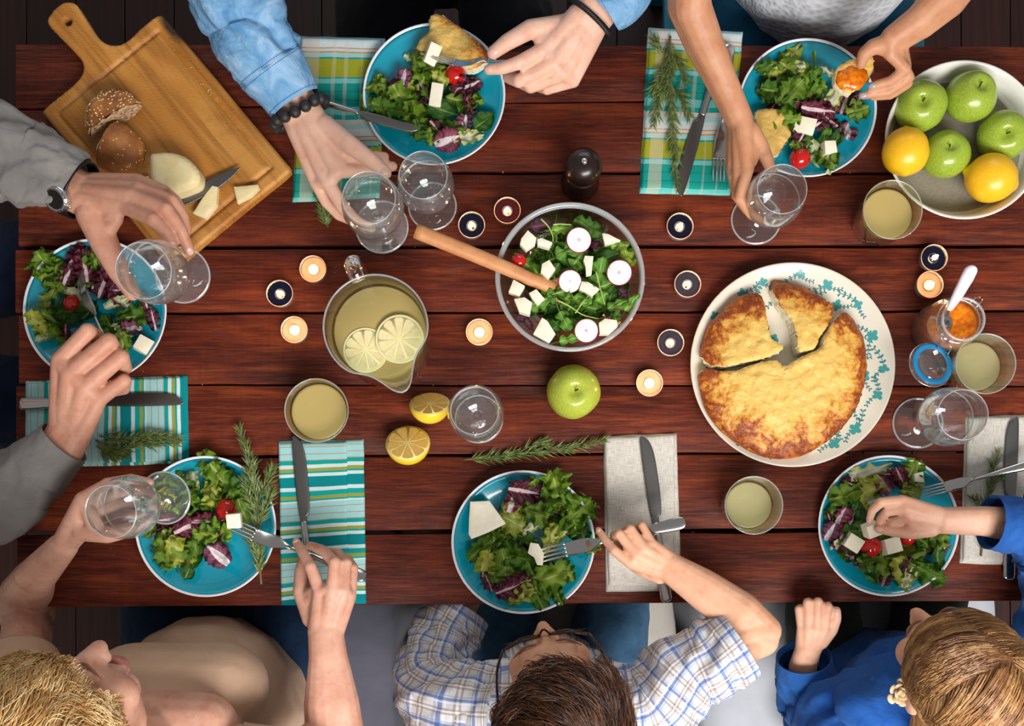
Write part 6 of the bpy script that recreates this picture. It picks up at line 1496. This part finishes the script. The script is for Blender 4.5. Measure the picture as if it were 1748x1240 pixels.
ps = [limb((-.55, -.40, .55), .175, (-.55, -.38, .70), .165), limb((-.55, -.37, .70), .165, (-.55, -.375, .835), .125), limb((-.62, -.31, .845), .078, (-.48, -.31, .845), .078), limb((-.72, -.39, .975), .056, (-.63, -.38, .965), .05), limb((-.38, -.41, .965), .056, (-.47, -.38, .965), .05), limb((-.60, -.33, .875), .055, (-.49, -.33, .875), .055), limb((-.70, -.40, .95), .07, (-.40, -.41, .95), .07)]
tor = torso(ps, 9, .005, .008, 7)
s1 = sleeve([(W(-.68, -.39, .965), .075), (W(-.74, -.37, .95), .075), (W(-.79, -.32, .88), .068), (W(-.82, -.275, .82), .066)], 60, 48, .003, 3, 20)
s2 = sleeve([(W(-.43, -.41, .96), .075), (W(-.37, -.425, .945), .075), (W(-.335, -.43, .91), .07), (W(-.315, -.43, .885), .068)], 60, 48, .003, 5, 20)
obj('beige_blouse', rel(join(tor, s1, s2), t), BEIGE, t)
nk = [W(-.61, -.31, .982), W(-.58, -.268, .955), W(-.54, -.252, .94), W(-.49, -.27, .952), W(-.462, -.315, .98), W(-.47, -.37, 1.0)]
HAIR = HAIR_BL
def root_w(r):
    d = nrm((r.gauss(0, 1), r.gauss(0, 1), r.gauss(0, 1)))
    if d[2] < -.35 or (d[1] > .72 and d[2] < .2): return None
    return d
def flow_w(d, r):
    c = nrm((.25, -.35, 1)); L = r.uniform(.045, .085); out = []; ph = r.uniform(0, 6); p_ = skull(d, 1.0); dirn = nrm(np.array(d) - c * np.dot(d, c) + np.array((.25, .05, -.25))); sw = np.cross(d, dirn)
    for i in range(10):
        s = i / 9; q = nrm(np.array(d) + dirn * s * L / .085); lift = 1.03 + .26 * math.sin(min(s * 2.4, PI)) * (.35 + .65 * r_w(d)) ; out.append(skull(q, lift) + sw * .009 * math.sin(s * 6 + ph * .35 + d[0] * 5))
    return np.array(out)
def r_w(d): return .5 + .5 * noise.noise(Vector(d) * 3.1)
cap = sphere(1, 40, 26); cv = cap[0]; keep = [f for f in cap[1] if np.mean([cv[i][2] for i in f]) > -.42 and not (np.mean([cv[i][1] for i in f]) > .62 and np.mean([cv[i][2] for i in f]) < .42)]
capm = (SKC + SKR * cv * (1.02 + .035 * fbm(cv, 3.2, 2, 2))[:, None], keep, np.full((len(cv), 2), .3))
obj('hair', rel(join(xf(capm, Mx), strands(7500, root_w, flow_w, Mx, 10, .00075, 3)), t), HAIR, t)
face_parts(t, Mx, t)
legs(t, [W(-.66, -.44, .53), W(-.44, -.44, .53)], [W(-.67, .0, .56), W(-.43, .0, .56)], [W(-.67, -.05, .1), W(-.43, -.05, .1)], .092, JEANS_D, PI/2, 8)

# ---------------------------------------------------------------- boy in the plaid shirt (bottom middle)
t = person('person with short brown hair in a plaid shirt leaning over a salad', (.06, -.36, 0))
pa, ta = hand((1142, 968, .095), .0245, [(1076, 962, .102), (1086, 947, .108), (1099, 937, .107), (1112, 928, .1)],
    [[(1048, 940, .108), (1033, 922, .098), (1022, 906, .088)], [(1057, 912, .108), (1048, 914, .086), (1060, 930, .072)], [(1076, 903, .104), (1066, 907, .082), (1078, 924, .066)], [(1096, 897, .094), (1088, 903, .072), (1097, 917, .062)]],
    [(1126, 984, .085), (1092, 972, .075), (1063, 950, .072), (1046, 936, .074)], .92, [((1200, 1006, .10), .033), ((1262, 1050, .105), .0385), ((1298, 1084, .10), .037), ((1268, 1096, .105), .037), ((1215, 1128, .105), .036), ((1175, 1150, .10), .036), (W(.2, -.345, TZ + .1), .04)])
hp, Mx = head_pieces((.058, -.304, TZ + .262), R(11), R(-3), 1.04)
build_body(t, SK_E, [pa], [hp, [limb((.055, -.35, TZ + .10), .055, (.056, -.335, TZ + .2), .045), limb((-.05, -.33, TZ + .11), .045, (.16, -.33, TZ + .11), .045)],
    chain([(W(-.10, -.20, TZ - .06), .026), (W(-.07, -.14, TZ - .09), .022), (W(-.06, -.11, TZ - .10), .02), (W(-.03, -.07, TZ - .10), .012)])])
nails(t, ta, [0], 1, NAIL)
tor = torso([limb((.06, -.38, .52), .125, (.06, -.36, .75), .125), limb((-.03, -.345, .83), .085, (.15, -.345, .83), .085), limb((-.07, -.34, .865), .052, (.18, -.34, .865), .052)], 13, .012, .007, 13)
s1 = sleeve([(W(.13, -.35, .855), .078), (W(.21, -.345, .85), .073), (P(1175, 1150, .10), .066), (P(1215, 1128, .105), .061), (P(1262, 1098, .105), .058)], 120, 64, .010, 3, 26, .03, .002)
s2 = sleeve([(W(-.03, -.35, .85), .078), (W(-.10, -.345, .83), .076), (W(-.15, -.32, .77), .066), (W(-.13, -.25, .71), .058), (W(-.10, -.20, .69), .052)], 120, 64, .010, 7, 26, .03, .002)
col = sleeve([(W(.055, -.355, TZ + .10), .085), (W(.055, -.352, TZ + .125), .074), (W(.055, -.346, TZ + .15), .066)], 24, 48, .002, 4, 30)
obj('plaid_shirt', rel(join(tor, s1, s2, col), t), PLAID_SH, t)
legs(t, [W(-.02, -.42, .53), W(.15, -.42, .53)], [W(-.05, -.07, .55), W(.20, -.07, .55)], [W(-.05, -.1, .1), W(.20, -.1, .1)], .078, JEANS, PI/2, 9)
def root_b(r):
    d = nrm((r.gauss(0, 1), r.gauss(0, 1), r.gauss(0, 1)))
    if d[2] < -.5 or (d[1] > .40 and d[2] < .52): return None
    return d
def flow_b(d, r):
    c = nrm((.30, -.62, .72)); L = r.uniform(.055, .10); d0 = np.array(d); tang = nrm(d0 - c * np.dot(d0, c) + np.array([r.gauss(0, .12) for _ in range(3)])); sw = np.cross(c, tang)
    ph = noise.noise(Vector(d) * 3.6); ph2 = noise.noise(Vector(d) * 7.5 + Vector((4, 1, 2))); out = []
    dirn = nrm(tang + sw * (.55 + .7 * ph) + np.array((-.25, .12, -.1)) + .35 * ph2 * np.array((1, 0, .3)))
    for i in range(9):
        s = i / 8; q = nrm(d0 + dirn * s * L / .09 + sw * .25 * s * s * ph2); lift = 1.04 + .17 * math.sin(min(s * 2.1, PI)) * (.55 + 1.0 * ph2 + .5 * ph) + .02 * r.random(); out.append(skull(q, max(lift, 1.02)))
    return np.array(out)
keep = [f for f in cap[1] if np.mean([cv[i][2] for i in f]) > -.5 and not (np.mean([cv[i][1] for i in f]) > .4 and np.mean([cv[i][2] for i in f]) < .55)]
capm = (SKC + SKR * cv * (1.03 + .03 * fbm(cv, 3.2, 5, 2))[:, None], keep, np.full((len(cv), 2), .15))
obj('hair', rel(join(xf(capm, Mx), strands(7500, root_b, flow_b, Mx, 9, .0007, 5)), t), HAIR_BR, t)
face_parts(t, Mx, t)
gl = thing('eyeglasses', 'dark-rimmed eyeglasses on the boy\'s face', 'glasses', Mx @ Vector((0, .11, .0)))
FR = plain('spectacle_frame', '#1b1310', .25, col2='#4a2412', nscale=60)
for s_ in (-1, 1):
    o = obj('frame_rim', rel(xf(tube([(s_ * .034 + .027 * math.cos(a), .101 - .010 * abs(math.cos(a)) * (1 if s_ * math.cos(a) > 0 else 0), -.008 + .020 * math.sin(a)) for a in np.linspace(0, 2 * PI, 40)], .0017, 8, False), Mx), gl), FR, gl)
    obj('temple', rel(xf(tube(crom([(s_ * .061, .093, .0), (s_ * .076, .06, .002), (s_ * .084, .0, .0), (s_ * .083, -.03, -.015)], 14), .0019, 8, True, flat=1.6), Mx), gl), FR, gl)
    obj('lens', rel(xf(lathe([(0, .0), (.026, .0)], 32), Mx @ Matrix.Translation((s_ * .034, .099, -.008)) @ Matrix.Rotation(PI/2, 4, 'X') @ Matrix.Diagonal((1, .75, 1, 1))), gl), GLASS, gl)
obj('bridge', rel(xf(tube(crom([(-.008, .102, .0), (0, .110, .004), (.008, .102, .0)], 8), .0017, 8), Mx), gl), FR, gl)

# ---------------------------------------------------------------- girl in the blue shirt (bottom right)
t = person('person with long light brown hair in a blue shirt picking cheese from a plate', (.68, -.36, 0))
pa, ta = hand((1380, 1108, .03), .0215, [(1405, 1076, .048), (1393, 1076, .052), (1380, 1074, .049), (1368, 1073, .041)],
    [[(1413, 1036, .052), (1414, 1034, .030), (1410, 1050, .02)], [(1396, 1028, .054), (1398, 1027, .03), (1398, 1045, .02)], [(1378, 1029, .051), (1381, 1027, .028), (1384, 1043, .018)], [(1363, 1040, .045), (1367, 1037, .024), (1372, 1050, .015)]],
    [(1402, 1096, .036), (1419, 1076, .038), (1427, 1057, .043), (1428, 1043, .046)], .88, [((1370, 1140, .012), .0235), ((1372, 1180, -.02), .028), (W(.52, -.36, TZ - .05), .034)])
pb, tb = hand((1612, 889, .105), .0225, [(1540, 855, .112), (1546, 868, .114), (1552, 882, .11), (1558, 895, .1)],
    [[(1504, 858, .112), (1489, 872, .098), (1484, 888, .084)], [(1514, 874, .102), (1503, 886, .084), (1502, 897, .072)], [(1525, 890, .09), (1516, 897, .076), (1514, 902, .068)], [(1536, 902, .08), (1528, 905, .07), (1526, 906, .064)]],
    [(1590, 904, .098), (1555, 910, .094), (1524, 907, .088), (1500, 903, .08)], .9, [((1680, 890, .105), .0245), ((1745, 898, .10), .03), (W(.835, -.05, TZ + .08), .034)])
hp, Mx = head_pieces((.640, -.258, TZ + .265), R(24), R(-20), .99)
build_body(t, SK_F, [pa, pb], [hp, [limb((.66, -.32, TZ + .10), .055, (.655, -.31, TZ + .2), .042), limb((.56, -.335, TZ + .11), .04, (.78, -.335, TZ + .11), .04)]])
nails(t, ta, [4], 1, NAIL); nails(t, tb, [0, 4], 1, NAIL)
tor = torso([limb((.68, -.37, .52), .12, (.675, -.35, .76), .118), limb((.60, -.335, .83), .08, (.76, -.335, .83), .08), limb((.55, -.335, .86), .05, (.80, -.335, .86), .05)], 15, .014, .007, 13)
s1 = sleeve([(W(.60, -.345, .845), .072), (W(.535, -.36, .81), .066), (W(.515, -.385, .72), .058), (P(1380, 1200, -.045), .052), (P(1374, 1165, -.012), .046), (P(1372, 1122, .012), .042)], 140, 64, .010, 3, 26, .036, .004)
s2 = sleeve([(W(.78, -.34, .845), .072), (W(.845, -.31, .84), .066), (W(.872, -.21, .835), .058), (W(.872, -.10, TZ + .085), .055), (P(1770, 910, .095), .050), (P(1728, 897, .103), .043), (P(1690, 892, .106), .040)], 160, 64, .010, 9, 26, .036, .004)
obj('blue_shirt', rel(join(tor, s1, s2), t), BLUE_SH, t)
legs(t, [W(.60, -.42, .53), W(.76, -.42, .53)], [W(.57, -.08, .55), W(.80, -.08, .55)], [W(.57, -.1, .12), W(.80, -.1, .12)], .074, OLIVE_C, PI/2, 11)
def root_g(r):
    d = nrm((r.gauss(0, 1), r.gauss(0, 1), r.gauss(0, 1)))
    if d[2] < -.45 or (d[1] > .62 and d[2] < .25): return None
    return d
def flow_g(d, r):
    d0 = np.array(d); side = 1 if d0[0] + .35 * d0[1] + r.gauss(0, .03) > .42 else -1; L = r.uniform(.15, .25); out = []; ph = noise.noise(Vector(d) * 5.0)
    tgt = nrm((-.86, -.30 + .35 * d0[1] + .2 * ph, -.55)) if side < 0 else nrm((.80, -.45 + .2 * ph, -.55))
    for i in range(12):
        s = i / 11; a = min(1, s * 1.6); q = nrm(d0 * (1 - a) + tgt * a + np.array((0, .22 if d0[1] > 0 else -.1, .30)) * math.sin(a * PI) * .6)
        pt = skull(q, 1.05 + .035 * r.random() * s + .035 * ph + .03 * math.sin(a * PI))
        if s > .55: pt = pt + np.array((side * .012, -.06, -.13)) * ((s - .55) / .45) ** 1.4 * L / .22
        out.append(pt)
    return np.array(out)
keep = [f for f in cap[1] if np.mean([cv[i][2] for i in f]) > -.6 and not (np.mean([cv[i][1] for i in f]) > .62 and np.mean([cv[i][2] for i in f]) < .30)]
capm = (SKC + SKR * cv * (1.03 + .01 * fbm(cv, 3.2, 8, 2))[:, None], keep, np.full((len(cv), 2), .2))  # darker cap tone paints in the shade along the parting
obj('hair', rel(join(xf(capm, Mx), strands(7000, root_g, flow_g, Mx, 12, .0007, 7)), t), HAIR_LB, t)
face_parts(t, Mx, t)
hc = thing('hair_clip', 'small cream rose hair clip in the girl\'s hair', 'hair clip', P(1533, 1182, .25)); RC = plain('cream_clip', '#dcbf96', .35)
for i in range(14):
    a = i * 2.4; rr = .00105 * i + .001; mt = Matrix.Translation((rr * math.cos(a), rr * 1.35 * math.sin(a), .012 - .0006 * i)) @ Matrix.Rotation(a, 4, 'Z') @ Matrix.Rotation(R(35 + 3 * i), 4, 'Y')
    obj('petal', xf(sphere(1, 12, 8, sc=(.0022, .0055 + .0002 * i, .0062)), mt), RC, hc)
# ------------------------------------------------------------------ chairs
def covered_chair(x0, x1, yf, yb, mat, label, seed, h=.46):
    t = thing('covered_stool', label, 'stool', ((x0 + x1) / 2, (yf + yb) / 2, 0), 0, 'cloth-covered stools')
    cx, cy = t.location.x, t.location.y; w_, d_ = (x1 - x0) / 2, (yf - yb) / 2
    n = 96; V = []; rows = [(.0, h + .012, .0), (.5, h + .012, 0), (.86, h + .008, 0), (.97, h - .004, 0), (1.0, h - .03, .2), (1.01, h - .12, .6), (1.02, h - .25, 1), (1.03, .02, 1.3)]
    for s, z, k in rows:
        for i in range(n):
            a = 2 * PI * i / n; e = 6; ca, sa_ = math.cos(a), math.sin(a); q = (abs(ca) ** e + abs(sa_) ** e) ** (-1 / e)
            wv = k * .014 * math.sin(a * 13 + seed + 2 * math.sin(a * 3)) + .004 * noise.noise(Vector((ca * 3 + seed, sa_ * 3, z * 6)))
            V.append((ca * q * (w_ * s + wv), sa_ * q * (d_ * s + wv), z))
    F = [(j * n + i, j * n + (i + 1) % n, (j + 1) * n + (i + 1) % n, (j + 1) * n + i) for j in range(len(rows) - 1) for i in range(n)] + [tuple(range(n))[::-1]]
    obj('seat_cover', (np.array(V), F, None), mat, t)
    for sx in (-1, 1):
        for sy in (-1, 1): obj('leg', box(sx * (w_ - .06) - .02, sx * (w_ - .06) + .02, sy * (d_ - .06) - .02, sy * (d_ - .06) + .02, 0, h - .04), WOOD, t, smooth=False)
covered_chair(-.80, -.245, -.10, -.62, COVER3, 'grey cloth-covered stool under the woman in beige', 1)
covered_chair(-.155, .315, -.10, -.62, COVER2, 'cream cloth-covered stool under the boy in plaid', 2)
covered_chair(.365, .96, -.10, -.62, COVER, 'white cloth-covered stool under the girl in blue', 3)
t = thing('painted_chair', 'teal painted chair behind the woman in the white top', 'chair', (.55, 1.03, 0)); TC = plain('teal_paint', '#1487a0', .4)
obj('seat', box(-.26, .262, -.23, .24, .43, .455, .008), TC, t, smooth=False)
for sx in (-1, 1):
    for sy in (-1, 1): obj('leg', box(sx * .21 - .02, sx * .21 + .02, sy * .19 - .02, sy * .19 + .02, 0, .43), TC, t, smooth=False)
    obj('back_post', box(sx * .21 - .018, sx * .21 + .018, .2, .235, .455, .95), TC, t, smooth=False)
for z in (.65, .78, .9): obj('back_slat', box(-.192, .192, .205, .23, z, z + .06), TC, t, smooth=False)
